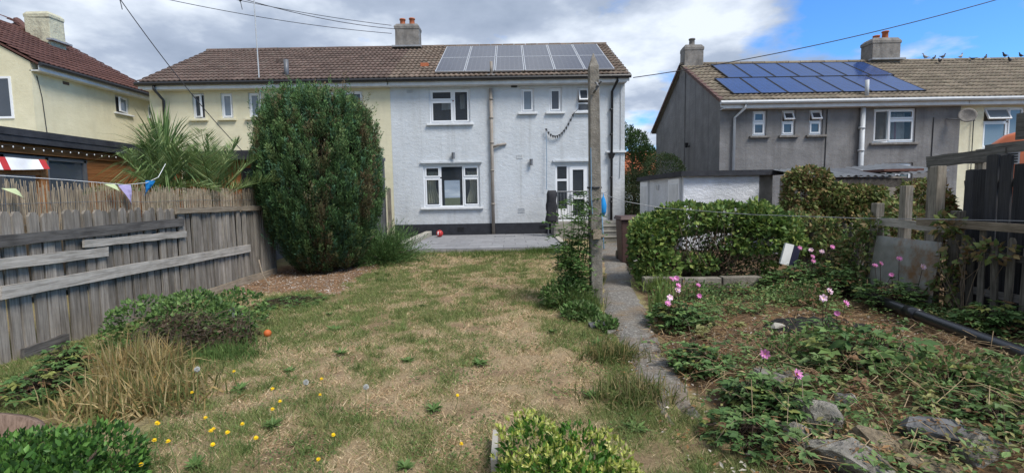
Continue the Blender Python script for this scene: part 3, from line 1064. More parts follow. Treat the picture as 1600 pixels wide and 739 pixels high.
# --- pale grey half
hg = thing('semi_detached_house', 'pale grey rendered house half with black plinth and solar panels', 'house', (0, Y0, ZB))
gw = [(-2.62, -1.3, 3.86, 4.96), (-2.9, -1.03, 1.12, 2.5), (0.37, 0.8, 4.17, 4.94), (1.28, 1.7, 4.17, 4.94), (2.2, 2.62, 4.17, 4.94), (1.47, 2.58, 0.6, 2.46)]
house_shell(hg, PX + 0.001, 3.76, Y0, DEP, ZB, ZE, ZR, 'render_grey', gw, False, True, 'tile_tan', endR=0.1, plinth=0.56,
            clearback=[(-3.2, -2.45, 1.05, 2.25)])
window(hg, *gw[0], Y0, [(0, .58, 0, .68, ''), (0, .58, .68, 1, ''), (.58, 1, 0, 1, '')], pane='pane_clear')
room(hg, -3.2, -0.8, Y0 + 0.21, Y0 + 2.2, 3.3, 5.0)
cloth(hg, 'blind', -2.3, -1.95, Y0 + 0.5, 4.38, 4.66, 'curtain_white', 1)
cloth(hg, 'red_cloth', -1.98, -1.85, Y0 + 0.52, 4.35, 4.95, 'curtain_red', 1)
cloth(hg, 'blind', -1.68, -1.5, Y0 + 0.5, 4.4, 4.88, 'curtain_white', 1)
window(hg, *gw[1], Y0, [(0, .29, 0, .72, ''), (0, .29, .72, 1, ''), (.29, .71, 0, 1, 'f'), (.71, 1, 0, .72, ''), (.71, 1, .72, 1, '')], pane='pane_clear')
room(hg, -3.5, -0.4, Y0 + 0.21, Y0 + DEP - 0.05, 0.3, 2.7, (-3.2, -2.45, 1.05, 2.25))
cloth(hg, 'curtain', -2.84, -2.42, Y0 + 0.3, 1.25, 2.3, 'curtain', 5, 0.03, 0.5)
cloth(hg, 'curtain', -1.1, -1.5, Y0 + 0.3, 1.25, 2.3, 'curtain', 5, 0.03, 0.5)
for q in (2, 3):
    window(hg, *gw[q], Y0, [(0, 1, 0, 1, '')], pane='pane_light' if q == 2 else 'pane')
window(hg, *gw[4], Y0, [(0, 1, 0.33, 1, 't'), (0, 1, 0, 0.33, 'f')])
room(hg, 1.2, 3.0, Y0 + 0.21, Y0 + 2.5, 0.4, 2.6)
# back door with side light
mb = MB()
mb.ring(1.47, 2.58, 0.6, 2.46, 0.06, Y0 + 0.05, Y0 + 0.13)
mb.box(1.85, 1.93, Y0 + 0.052, Y0 + 0.128, 0.66, 2.4)
mb.box(1.53, 1.85, Y0 + 0.054, Y0 + 0.126, 1.92, 1.99)
mb.box(1.53, 1.85, Y0 + 0.054, Y0 + 0.126, 0.66, 1.0)
door = mb.build('door', 'upvc', hg)
mb = MB()
mb.ring(1.935, 2.515, 0.665, 2.395, 0.11, Y0 + 0.03, Y0 + 0.1)
mb.box(2.05, 2.4, Y0 + 0.032, Y0 + 0.098, 1.32, 1.42)
mb.build('door_leaf', 'upvc', door)
mb = MB()
for a, b, c, d in ((2.03, 2.42, 1.4, 2.3), (2.03, 2.42, 0.76, 1.34), (1.53, 1.85, 1.99, 2.4), (1.53, 1.85, 1.0, 1.92)):
    mb.quad((a, Y0 + 0.07, c), (b, Y0 + 0.07, c), (b, Y0 + 0.07, d), (a, Y0 + 0.07, d))
mb.build('pane', 'pane_clear', door)
mb = MB()
mb.box(1.96, 2.0, Y0 - 0.02, Y0 + 0.02, 1.3, 1.5)
mb.box(1.96, 2.09, Y0 - 0.03, Y0 - 0.015, 1.44, 1.465)
mb.build('handle', 'alu', door)
for a, b, z in ((-2.98, -0.95, 2.56), (1.38, 2.7, 2.54)):
    mb = MB()
    mb.box(a, b, Y0 - 0.07, Y0 + 0.03, z, z + 0.07)
    mb.build('drip_ledge', 'render_grey', hg, bevel=0.008)
mb = MB()
mb.box(3.15, 3.8, Y0 - 0.06, Y0 + 0.02, 2.82, 2.88)
mb.build('string_course', 'fascia', hg)
pp = pipe(hg, 'soil_pipe', [(-0.61, Y0 - 0.08, 4.95), (-0.61, Y0 - 0.08, 0.12)], 0.055, 'pipe_tan', (4.6, 4.0, 3.2, 2.3, 1.2))
pipe(hg, 'vent_pipe', [(-0.58, Y0 - 0.1, 5.32), (-0.58, Y0 - 0.1, 5.78)], 0.05, 'pipe_tan')
mb = MB()
mb.box(-0.75, -0.42, Y0 - 0.3, Y0 + 0.1, 5.3, 5.34)
mb.build('flashing', 'lead', hg)
pipe(hg, 'waste_branch', [(-0.61, Y0 - 0.08, 3.05), (-0.4, Y0 - 0.08, 3.12), (-0.14, Y0 - 0.03, 3.16)], 0.04, 'pipe_tan')
pipe(hg, 'downpipe', [(3.45, Y0 - 0.33, ZE - 0.05), (3.45, Y0 - 0.33, ZE - 0.16), (3.33, Y0 - 0.07, ZE - 0.45), (3.3, Y0 - 0.07, 0.3)], 0.042, 'gutter', (4.2, 3.4, 2.0, 1.2))
mb = MB()
mb.add([(3.2, Y0 - 0.16, 2.8), (3.42, Y0 - 0.16, 2.8), (3.42, Y0 - .01, 2.8), (3.2, Y0 - .01, 2.8), (3.25, Y0 - 0.12, 2.62), (3.36, Y0 - 0.12, 2.62), (3.36, Y0 - .02, 2.62), (3.25, Y0 - .02, 2.62)],
       [(0, 1, 2, 3), (7, 6, 5, 4), (0, 4, 5, 1), (1, 5, 6, 2), (2, 6, 7, 3), (3, 7, 4, 0)])
mb.build('rainwater_hopper', 'gutter', hg)
for (vx, vz, w_, h_, m_) in ((0.3, 2.74, .19, .13, 'fascia'), (0.33, 0.98, .22, .15, 'gutter_grey'), (-3.25, 4.9, .2, .1, 'gutter_grey'), (-1.7, 0.38, .22, .13, 'gutter'), (1.05, 0.42, .22, .1, 'gutter'), (0.15, 5.0, .2, .06, 'gutter')):
    mb = MB()
    yv = Y0 - 0.015 if vz > 0.6 else Y0 - 0.04
    mb.ring(vx - w_ / 2, vx + w_ / 2, vz - h_ / 2, vz + h_ / 2, 0.012, yv, Y0 + 0.02)
    for q in range(4):
        zz = vz - h_ / 2 + 0.015 + q * (h_ - 0.03) / 4
        mb.box(vx - w_ / 2 + 0.012, vx + w_ / 2 - 0.012, yv + 0.004, Y0 + 0.02, zz, zz + (h_ - 0.03) / 8)
    mb.build('air_brick', m_, hg)
for lx, lz in ((-1.88, 2.8), (0.67, 2.55)):
    mb = MB()
    mb.lathe([(0.05, -0.1), (0.05, 0.06), (0.056, 0.065), (0.056, 0.1), (0.02, 0.105)], (lx, Y0 - 0.09, lz), 12)
    mb.box(lx - 0.02, lx + 0.02, Y0 - 0.06, Y0 + 0.01, lz - 0.03, lz + 0.03)
    mb.build('wall_light', 'metal_grey', hg)
v = MB()
v.box(-3.02, -2.76, 17.0, 17.35, 5.9, 6.02)
v.build('vent_tile', 'terracotta', hg)
chimney(hg, -3.97, 19.8, 0.92, 0.55, 7.0, 8.2, 'chimney_grey', [(-4.17, 0.3, 'terracotta'), (-3.8, 0.32, 'terracotta')])
mb = MB()
mb.tube([(3.62, Y0 - 0.02, 5.0), (3.62, Y0 - 0.02, 2.5), (3.6, Y0 - 0.02, 2.0)], 0.012, 0.012, 5)
mb.build('cable', 'gutter_grey', hg)


# --- solar arrays
def array(name, label, quadr, nc, nr, ang, mat, fr='alu', stagger=0.0, gap=0.02):
    """quadr: x0, x1, y eaves side, z there, slope length"""
    x0, x1, y0, z0, Ls = quadr
    root = thing(name, label, 'solar panels', (x0, y0, z0))
    pw, ph = (x1 - x0) / nc, Ls / nr
    for j in range(nr):
        for i in range(nc):
            w, h = pw - gap, ph - gap
            m = MB()
            m.quad((0.03, 0.03, 0.002), (w - 0.03, 0.03, 0.002), (w - 0.03, h - 0.03, 0.002), (0.03, h - 0.03, 0.002))
            px = x0 + i * pw + stagger * j
            py, pz = y0 + j * ph * math.cos(ang), z0 + j * ph * math.sin(ang)
            p = link('solar_panel', m.mesh('solar_panel', mat), root, (px, py, pz), (ang, 0, 0))
            f = MB()
            f.box(0, w, 0, 0.03, -0.035, 0.006)
            f.box(0, w, h - 0.03, h, -0.035, 0.006)
            f.box(0, 0.03, 0.03, h - 0.03, -0.035, 0.006)
            f.box(w - 0.03, w, 0.03, h - 0.03, -0.035, 0.006)
            f.quad((0, 0, -0.034), (0, h, -0.034), (w, h, -0.034), (w, 0, -0.034))
            o = link('frame', f.mesh('frame', fr), p)
    m = MB()
    for k in range(2 * nr):
        d = (k + 0.5) * ph / 2
        yy, zz = y0 + d * math.cos(ang), z0 + d * math.sin(ang) - 0.065
        m.box(x0, x1, yy - 0.02, yy + 0.02, zz - 0.025, zz + 0.02)
    m.build('mounting_rail', 'metal_dull', root)
    return root


ANG = math.atan((ZR - ZE) / (DEP / 2 + 0.3))
array('solar_array', 'twelve silver framed grey solar panels on the pale grey house roof', (-2.4, 3.42, 16.08, 5.23 + 0.18 * math.tan(ANG) + 0.16, 3.75), 6, 2, ANG, 'solar')

# --- left neighbour: eaves wall faces right, gable towards us
hl = thing('neighbour_house', 'cream gabled house with red brown roof behind the wooden outbuilding', 'house', (-13.9, 14.5, 0.0), None, True, math.pi / 2)
# local x runs away from the camera (world +Y), local y runs to world -X
lw = [(3.0, 3.62, 4.62, 5.24), (4.55, 5.0, 4.7, 5.2)]
house_shell(hl, 0, 5.1, 0, 7.0, 0, 5.5, 7.62, 'render_cream', lw, True, True, 'tile_red', endL=0.05, endR=0.1)
window(hl, *lw[0], 0, [(0, 1, 0, 1, 's')], sill=0.05, pane='pane_light')
window(hl, *lw[1], 0, [(0, 1, 0, 1, '')], sill=0.05, pane='pane_light')
mb = MB()
mb.box(1.0, 1.2, -0.02, 0.02, 5.15, 5.24)
mb.build('air_brick', 'tile_brown', hl)
mb = MB()
mb.tube([(0.15, -0.02, 5.2), (0.25, -0.02, 4.6), (0.3, -0.02, 3.6), (0.5, -0.02, 2.0)], 0.012, 0.012, 5)
mb.build('cable', 'gutter', hl)
# gable window half open at the picture edge and small lean-to roof below it
mb = MB()
mb.M = Matrix.Rotation(R(-90), 4, 'Z')
mb.ring(-1.45, -0.6, 3.95, 5.15, 0.06, -0.03, 0.05)
gwn = mb.build('window', 'upvc', hl)
mb = MB()
mb.M = Matrix.Rotation(R(-90), 4, 'Z')
mb.quad((-1.39, -0.02, 4.0), (-0.66, -0.02, 4.0), (-0.66, -0.02, 5.1), (-1.39, -0.02, 5.1))
mb.build('pane', 'pane', gwn)
mb = MB()
mb.M = Matrix.Rotation(R(-90), 4, 'Z')
mb.box(-3.0, 0.05, -1.2, 0.0, 3.0, 3.08)
mb.box(-3.0, 0.0, -1.15, -1.1, 2.6, 3.0)
mb.box(-0.1, 0.03, -1.17, -1.08, 2.2, 3.0)
mb.build('porch_roof', 'fascia', hl)
# higher far wing: the same slope carried up to a taller ridge
mb = MB()
sl_ = (7.62 - 5.5) / 3.8
yh, zh = 4.65, 5.5 + (4.65 + 0.3) * sl_
mb.add([(3.4, 3.5, 7.66), (5.2, 3.5, 7.66), (5.2, yh, zh + 0.05), (4.5, yh, zh + 0.05), (5.2, 7.0, 7.0), (3.4, 7.0, 7.0)],
       [(0, 1, 2, 3), (1, 4, 2), (0, 3, 5), (3, 2, 4, 5)])
wing = mb.build('wing_roof', 'tile_red', hl)
tile_rows(wing, tile_mesh('roof_tile', 0.33, 0.40, 'tile_red'), 3.75, 5.2, 3.4, 7.62, math.atan(sl_), 1.3)
mb = MB()
mb.tube([(3.5, 3.3, 7.6), (4.5, yh, zh + 0.08)], 0.13, 0.13, 8)
mb.build('hip_tile', 'tile_red', hl)
chimney(hl, 3.5, 2.7, 0.6, 0.85, 6.9, 8.2, 'chimney_cream', [])

# --- right neighbour
HY, HD, HZB, HZE, HZR = 15.6, 6.8, -0.9, 4.24, 6.28
hr = thing('weathered_house', 'dark grey rendered end house with blue solar panels on its roof', 'house', (10.4, HY, HZB))
rw = [(7.66, 8.1, 3.22, 4.0), (8.58, 9.01, 3.22, 4.0), (9.45, 9.88, 3.22, 4.0), (11.48, 12.82, 2.94, 4.0), (11.9, 12.8, 1.0, 2.3)]
house_shell(hr, 6.63, 14.22, HY, HD, HZB, HZE, HZR, 'render_dark', rw, True, False, 'tile_grey', gutter='gutter_grey', endL=0.12)
window(hr, *rw[0], HY, [(0, 1, 0, .55, ''), (0, 1, .55, 1, '')], cols='chimney_grey')
window(hr, *rw[1], HY, [(0, 1, 0, .55, ''), (0, 1, .55, 1, 't')], cols='chimney_grey')
window(hr, *rw[2], HY, [(0, 1, 0, .55, ''), (0, 1, .55, 1, 't')], cols='chimney_grey')
window(hr, *rw[3], HY, [(0, .36, 0, 1, 'l'), (.36, 1, 0, .7, ''), (.36, 1, .7, 1, '')], pane='pane_clear', cols='chimney_grey')
room(hr, 11.3, 13.0, HY + 0.21, HY + 2.0, 2.6, 4.05)
cloth(hr, 'curtain', 12.3, 12.75, HY + 0.35, 2.98, 3.9, 'curtain_white', 4)
cloth(hr, 'curtain', 12.35, 12.45, HY + 0.31, 2.98, 3.7, 'curtain_pink', 1)
window(hr, *rw[4], HY, [(0, .5, 0, 1, ''), (.5, 1, 0, 1, '')], cols='chimney_grey')
pipe(hr, 'downpipe', [(7.28, HY - 0.33, HZE - 0.05), (7.26, HY - 0.33, HZE - 0.2), (7.06, HY - 0.07, HZE - 0.45), (7.05, HY - 0.07, HZB)], 0.04, 'gutter_grey')
pipe(hr, 'soil_pipe', [(11.07, HY - 0.1, 4.2), (11.05, HY - 0.1, HZB)], 0.075, 'gutter_grey', (3.4, 2.7))
pipe(hr, 'vent_pipe', [(11.1, HY - 0.18, 4.3), (11.1, HY - 0.18, 4.85)], 0.06, 'gutter_grey')
mb = MB()
mb.box(6.6, 6.64, HY + 3.1, HY + 3.75, HZB, 6.1)
mb.build('chimney_breast', 'render_dark', hr)
mb = MB()
mb.lathe([(0.02, -0.08), (0.05, -0.06), (0.07, 0.06), (0.075, 0.1)], (6.5, HY + 2.6, 3.2), 10)
mb.box(6.5, 6.64, HY + 2.58, HY + 2.62, 3.15, 3.19)
mb.build('wall_lamp', 'black', hr)
for q in range(12):
    vt = MB()
    d0, d1 = q * 0.31, q * 0.31 + 0.33
    an = math.atan((HZR - HZE) / (HD / 2 + 0.3))
    c_, s_ = math.cos(an), math.sin(an)
    vt.add([(6.47, HY - 0.32 + d * c_, HZE + 0.05 + d * s_ + l + h) for h in (0, -0.1) for d, l in ((d0, 0.05), (d1, 0.02))] +
           [(6.62, HY - 0.32 + d * c_, HZE + 0.05 + d * s_ + l + h) for h in (0, -0.1) for d, l in ((d0, 0.05), (d1, 0.02))],
           [(0, 1, 5, 4), (0, 2, 3, 1), (0, 4, 6, 2), (4, 5, 7, 6), (1, 3, 7, 5)])
    vt.build('verge_tile', 'verge', hr)
mb = MB()
an = math.atan((HZR - HZE) / (HD / 2 + 0.3))
mb.add([(6.46, HY + HD / 2, HZR + .03), (6.6, HY + HD / 2, HZR + .03), (6.6, HY + HD + 0.3, HZE + .03), (6.46, HY + HD + 0.3, HZE + .03),
        (6.46, HY + HD / 2, HZR - .1), (6.46, HY + HD + 0.3, HZE - .1)], [(0, 1, 2, 3), (0, 3, 5, 4)])
mb.build('verge_strip', 'verge', hr)
chimney(hr, 6.95, HY + HD / 2, 0.7, 0.5, 5.9, 7.0, 'chimney_grey', [(6.95, 0.32, 'chimney_grey')], False)
chimney(hr, 14.13, HY + HD / 2, 1.05, 0.6, 6.0, 7.12, 'chimney_grey', [(13.95, 0.2, 'terracotta'), (14.28, 0.36, 'terracotta')])
dsh = MB()
dsh.M = Matrix.Translation((14.1, HY - 0.35, 3.68)) @ Matrix.Rotation(R(60), 4, 'Z') @ Matrix.Rotation(R(-75), 4, 'Y')
dsh.lathe([(0.01, 0), (0.1, 0.012), (0.17, 0.04), (0.23, 0.07), (0.23, 0.075), (0.17, 0.046), (0.08, 0.02)], (0, 0, 0), 18)
dish = dsh.build('satellite_dish', 'chimney_grey', hr, True)
mb = MB()
mb.tube([(14.1, HY - 0.35, 3.68), (14.0, HY - 0.2, 3.6), (13.75, HY - 0.02, 3.65)], 0.02, 0.02, 6)
mb.build('bracket', 'metal_grey', dish)
for px_, z0_, z1_ in ((9.98, 2.2, 4.0), (13.35, 1.0, 3.7)):
    mb = MB()
    mb.tube([(px_, HY - 0.015, z0_), (px_ + 0.02, HY - 0.015, z1_)], 0.012, 0.012, 5)
    mb.build('cable', 'gutter', hr)
AN2 = math.atan((HZR - HZE) / (HD / 2 + 0.3))
tz = lambda yy: HZE + (yy - (HY - 0.3)) * math.tan(AN2) + 0.13
array('solar_array', 'upper row of blue solar panels on the dark grey house roof', (7.55, 13.3, 17.15, tz(17.15), 1.78), 7, 1, AN2, 'solar_blue', 'black')
array('solar_array', 'lower row of blue solar panels on the dark grey house roof', (7.05, 13.15, 15.62, tz(15.62), 1.72), 7, 1, AN2, 'solar_blue', 'black')

hw = thing('attached_house', 'pale cream house half at the right edge with pigeons on its roof', 'house', (17.5, HY, HZB))
ww = [(14.98, 16.3, 2.7, 4.0)]
house_shell(hw, 14.221, 21.0, HY + 0.02, HD, HZB, HZE, HZR, 'render_cream2', ww, False, True, 'tile_grey', gutter='gutter_grey')
window(hw, *ww[0], HY + 0.02, [(0, .62, 0, .66, ''), (0, .62, .66, 1, 't'), (.62, 1, 0, 1, '')], pane='pane_light')
mb = MB()
mb.tube([(14.62, HY - 0.03, 1.2), (14.62, HY - 0.03, 3.62), (14.45, HY - 0.25, 3.55)], 0.014, 0.014, 5)
mb.build('cable', 'gutter', hw)

# far house between the two
hf = thing('far_house', 'far white house with a red roof seen between the two nearer houses', 'house', (13.0, 46, -1.0))
house_shell(hf, 10.5, 17.5, 46, 7.0, -1.2, 3.2, 5.6, 'render_white', [(12.2, 14.0, 0.4, 2.4)], True, True, 'tile_tan')
window(hf, 12.2, 14.0, 0.4, 2.4, 46, [(0, .5, 0, 1, ''), (.5, 1, 0, 1, '')], pane='pane_light')
for o in hf.children:
    if o.name.startswith('roof'):
        for c in [o] + list(o.children):
            c.data.materials[0] = MT['terracotta']

# ------------------------------------------------------------------ left: fence, reeds, outbuilding
FX = -4.65
fl = thing('board_fence', 'weathered grey vertical board fence patched with nailed planks', 'fence', (FX, 6.5, 0))


def fence_board(w, h, t, dome=0.02):
    mb = MB()
    prof = [(-w / 2, 0), (w / 2, 0), (w / 2, h - dome * 1.4), (w * 0.22, h), (-w * 0.22, h), (-w / 2, h - dome * 1.4)]
    V = [(-t / 2, y, z) for y, z in prof] + [(t / 2, y, z) for y, z in prof]
    n = len(prof)
    mb.add(V, [tuple(range(n))[::-1], tuple(range(n, 2 * n))] + [(i, (i + 1) % n, n + (i + 1) % n, n + i) for i in range(n)])
    return mb


bm = [fence_board(0.096, 1.0, 0.026).mesh('fence_board', 'board_grey'), fence_board(0.076, 1.0, 0.026, 0.006).mesh('fence_board', 'board_grey')]
bmd = fence_board(0.075, 1.0, 0.018).mesh('gap_shade_board', 'gap_shade_board')
y_ = 3.3
while y_ < 9.45:
    farside = y_ > 6.72
    w_ = 0.092 if farside else 0.118
    h_ = (1.36 if farside else 1.39) + random.uniform(-.025, .02)
    o = link('fence_board', bm[1 if farside else 0], fl, (FX + random.uniform(-.008, .008), y_ + w_ / 2, -0.02), (R(random.uniform(-.7, .7)), R(random.uniform(-.8, .8)), R(random.uniform(-5, 5))))
    o.scale = (1, random.uniform(.92, 1.1), h_)
    o = link('gap_shade_board', bmd, fl, (FX - 0.06, y_ + w_, -0.02), (0, 0, R(random.uniform(-2, 2))))  # board behind each joint, coloured as the shade in the gap
    o.scale = (1, 1, h_ - random.uniform(.03, .09))
    y_ += w_ + random.uniform(.0, .008)


def plank(parent, name, p0, p1, h, t, mat, tw=0.0):
    p0, p1 = Vector(p0), Vector(p1)
    L = (p1 - p0).length
    mb = MB()
    n = 8
    V, F = [], []
    for i in range(n + 1):
        u = i / n
        b1, b2 = random.uniform(-.006, .006), random.uniform(-.006, .006)
        e0 = 0.02 * random.random() if i in (0, n) else 0
        for x, z in ((-t / 2, -h / 2 + b1), (t / 2, -h / 2 + b1), (t / 2, h / 2 + b2), (-t / 2, h / 2 + b2)):
            V.append((x, L * u + (e0 if z > 0 else 0), z))
    for i in range(n):
        for k in range(4):
            F.append((i * 4 + k, i * 4 + (k + 1) % 4, i * 4 + 4 + (k + 1) % 4, i * 4 + 4 + k))
    F += [(0, 1, 2, 3), (n * 4 + 3, n * 4 + 2, n * 4 + 1, n * 4)]
    mb.add(V, F)
    o = link(name, mb.mesh(name, mat), parent, p0)
    d = (p1 - p0).normalized()
    o.rotation_mode = 'QUATERNION'
    yaw = math.atan2(-d.x, d.y)
    pit = math.asin(d.z)
    o.rotation_quaternion = (Matrix.Rotation(yaw, 4, 'Z') @ Matrix.Rotation(pit, 4, 'X') @ Matrix.Rotation(tw, 4, 'Y')).to_quaternion()
    return o


FP = FX + 0.045
plank(fl, 'plank', (FP, 3.4, 1.10), (FP, 6.82, 1.165), 0.11, 0.025, 'plank_dark')
plank(fl, 'plank', (FP + .005, 5.2, 1.015), (FP, 6.85, 0.995), 0.085, 0.025, 'plank_pale')
plank(fl, 'plank', (FP, 3.4, 0.925), (FP + .005, 5.5, 0.9), 0.1, 0.025, 'plank_pale')
plank(fl, 'plank', (FP + .01, 4.3, 0.66), (FP, 8.5, 0.62), 0.125, 0.03, 'plank_pale')
plank(fl, 'rail', (FP, 6.68, 1.325), (FP, 9.1, 1.31), 0.08, 0.03, 'plank_tan')
plank(fl, 'gravel_board', (FP, 6.6, 0.06), (FP, 9.4, 0.07), 0.13, 0.03, 'plank_tan')
plank(fl, 'gravel_board', (FP + .03, 4.42, 0.05), (FP + .02, 4.9, 0.06), 0.12, 0.04, 'plank_dark')
for yy in (4.36, 6.72, 9.35):
    mb = MB()
    mb.box(FX - 0.1, FX - 0.03, yy - 0.045, yy + 0.045, -0.1, 1.3)
    mb.build('post', 'post_wood', fl)

rs = thing('reed_screen', 'ragged brown reed screen rising above the left board fence', 'screen', (FX - 0.2, 6.5, 0.6))
mb = MB()
y_ = 3.4
while y_ < 9.5:
    lean = random.gauss(0, 0.035)
    zt = 1.62 + 0.05 * float(fbm(y_ * 3, 0.5, 12)) + random.uniform(-.09, .05)
    if 6.9 < y_:
        zt -= 0.02
    x_ = FX - 0.16 + random.uniform(-.02, .02)
    mb.tube([(x_, y_, 0.7), (x_ + random.gauss(0, .015), y_ + lean, zt)], random.uniform(.0035, .0065), .003, 3)
    y_ += random.uniform(.003, .0075)
tag(mb.build('reeds', 'reed', rs), kind='stuff')
mb = MB()
for zz in (1.25, 1.46):
    mb.tube([(FX - 0.13, 3.4 + i * 0.6, zz + 0.01 * math.sin(i * 2.1)) for i in range(11)], 0.003, 0.003, 4)
mb.build('tie_wire', 'wire_pale', rs)

# bunting along the fence
bu = thing('bunting', 'string of faded bunting flags tied above the reed screen', 'bunting', (FX - 0.05, 6.3, 1.7))
sp = [(FX - .08, 3.6, 1.75), (FX - .08, 4.4, 1.72), (FX - .08, 5.2, 1.70), (FX - .08, 6.0, 1.665), (FX - .08, 6.35, 1.7), (FX - .1, 6.6, 1.78), (FX - .2, 6.9, 1.98)]
mb = MB()
mb.tube(sp, 0.0035, 0.0035, 5)
mb.build('cord', 'white', bu)
for (yy, zz, w_, h_, m_, tw) in ((5.98, 1.665, .16, -.24, 'purple', .05), (6.42, 1.73, .13, -.2, 'blue', -.08), (5.75, 1.67, .12, -.1, 'lime', .1), (4.6, 1.6, .1, -.1, 'lime', .1)):
    m = MB()
    V = []
    for j in range(5):
        v = j / 4
        for u in (-1, 0, 1):
            V.append((FX - 0.075 + 0.02 * math.sin(3 * v + u) + tw * v, yy + u * w_ / 2 * (1 - v * 0.85) + 0.4 * tw * v, zz + h_ * v))
    F = []
    for j in range(4):
        for k in range(2):
            F.append((j * 3 + k, j * 3 + k + 1, j * 3 + k + 4, j * 3 + k + 3))
    m.add(V, F)
    m.build('flag', m_, bu)

# L shaped timber outbuilding
ob = thing('garden_room', 'orange timber clad outbuilding with flat black felt roof', 'outbuilding', (-7.5, 8.0, 0))
OX = -7.0
mb = MB()
mb.box(-11.0, OX + 0.16, 4.0, 10.6, 2.40, 2.5)
mb.box(-6.83, -5.2, 10.32, 13.2, 2.40, 2.498)
mb.build('roof', 'roof_felt', ob)
mb = MB()
mb.box(OX + 0.11, OX + 0.15, 4.0, 10.2, 2.31, 2.398)
mb.box(-6.84, -5.22, 10.3, 10.328, 2.31, 2.398)
mb.build('roof_fascia', 'roof_felt', ob)
mb = MB()
mb.box(-10.8, OX - 0.03, 4.0, 4.05, 0, 2.39)
mb.box(-10.8, OX - 0.03, 10.4, 10.45, 0, 2.39)
mb.box(-10.8, -10.75, 4.05, 10.4, 0, 2.39)
mb.box(OX - 0.05, OX - 0.03, 8.1, 10.4, 0, 2.39)
mb.box(-7.0, -5.4, 10.53, 10.55, 0, 2.39)
mb.box(-5.4, -5.38, 10.5, 13.0, 0, 2.39)
mb.build('inner_wall', 'room', ob)
bd = MB()
bd.box(0, 0.03, 0, 1, 0.0, 0.118)
me_y = bd.mesh('cladding_board', 'cedar_y')
bd = MB()
bd.box(0, 1, 0, 0.03, 0.0, 0.118)
me_x = bd.mesh('cladding_board', 'cedar_x')
for k in range(20):
    z_ = 0.02 + k * 0.12
    if z_ + 0.11 > 2.38:
        break
    for (a, b) in (((8.1, 10.42),) if z_ < 2.1 else ((4.0, 8.1), (8.1, 10.42))):
        o = link('cladding_board', me_y, ob, (OX - 0.03 + random.uniform(0, .004), a, z_), (0, R(4), 0))
        o.scale = (1, b - a, 1)
    o = link('cladding_board', me_x, ob, (-6.96, 10.5, z_), (R(4), 0, 0))
    o.scale = (1.56, 1, 1)
mb = MB()
for yy in (4.6, 5.7, 6.75, 7.4, 8.06):
    mb.box(OX - 0.04, OX + 0.02, yy - 0.025, yy + 0.025, 0.05, 2.14)
mb.box(OX - 0.04, OX + 0.02, 4.0, 8.1, 2.1, 2.15)
fr = mb.build('door_frame', 'metal_grey', ob)
mb = MB()
for a, b in ((6.78, 7.37), (7.43, 8.03)):
    mb.quad((OX - 0.01, a, 0.1), (OX - 0.01, b, 0.1), (OX - 0.01, b, 2.1), (OX - 0.01, a, 2.1))
mb.build('pane', 'pane', fr)
mb = MB()
mb.box(-5.76, -5.5, 10.46, 10.497, 0.6, 2.14)
mb.build('window', 'black', ob)
mb = MB()
mb.box(OX + 0.03, OX + 0.05, 4.0, 10.2, 2.17, 2.3)
mb.build('eaves_board', 'cedar_y', ob)

fy = thing('fairy_lights', 'string of tiny white bulbs under the outbuilding roof edge', 'fairy lights', (OX + 0.17, 7.5, 2.2))
mb = MB()
mb.tube([(OX + 0.17, 5.0 + i * 0.25, 2.24 + 0.02 * (i % 2)) for i in range(20)], 0.003, 0.003, 4)
mb.build('cable', 'wire', fy)
bl = MB()
bl.lathe([(0.003, -0.018), (0.008, -0.008), (0.008, 0), (0.003, 0.008)], (0, 0, 0), 6)
bl_me = bl.mesh('bulb', 'white')
for i in range(26):
    link('bulb', bl_me, fy, (OX + 0.17, 5.9 + i * 0.145, 2.235 + random.uniform(-.008, .01)))

bn = thing('cloth_banner', 'white and red cloth draped over a timber stand behind the fence', 'banner', (-6.4, 6.2, 0))
mb = MB()
mb.box(-6.42, -6.34, 6.62, 6.72, 0, 2.05)
mb.box(-6.42, -6.34, 5.2, 5.3, 0, 2.0)
mb.box(-6.41, -6.35, 5.3, 6.62, 1.83, 1.93)
mb.build('timber_stand', 'cedar_x', bn)
mb = MB()
V, F = [], []
for j in range(4):
    for i in range(21):
        u = i / 20
        V.append((-6.32 + 0.02 * math.sin(u * 20) + 0.02 * j, 5.2 + 1.45 * u, 2.04 - 0.04 * j - 0.015 * math.sin(u * math.pi) * j))
for j in range(3):
    for i in range(20):
        F.append((j * 21 + i, j * 21 + i + 1, j * 21 + i + 22, j * 21 + i + 21))
mb.add(V, F)
mb.mi = [1 if (i % 20 in (12, 19) or (f == 2 and i % 20 < 6)) else 0 for f in range(3) for i in range(20)]
mb.build('cloth', ['white', 'red'], bn, True)

# neighbour's grey metal panels and timber post by the house corner
mp_ = thing('metal_screen', 'tall grey ribbed metal screen at the corner of the cream house', 'screen', (-4.2, 15.6, 0))
for i in range(7):
    m = MB()
    m.box(-4.75 + i * 0.105, -4.66 + i * 0.105, 15.55, 15.58, 0.1, 2.62)
    m.box(-4.66 + i * 0.105, -4.645 + i * 0.105, 15.57, 15.6, 0.1, 2.62)
    m.build('rib', 'metal_grey', mp_)
mb = MB()
mb.box(-4.78, -3.98, 15.53, 15.6, 2.62, 2.72)
mb.build('cap', 'metal_grey', mp_)
mb = MB()
mb.box(-3.93, -3.83, 15.45, 15.55, 0.05, 1.75)
tag(mb.build('timber_post', 'post_wood'), 'short pale timber post beside the grey metal screen', 'post')

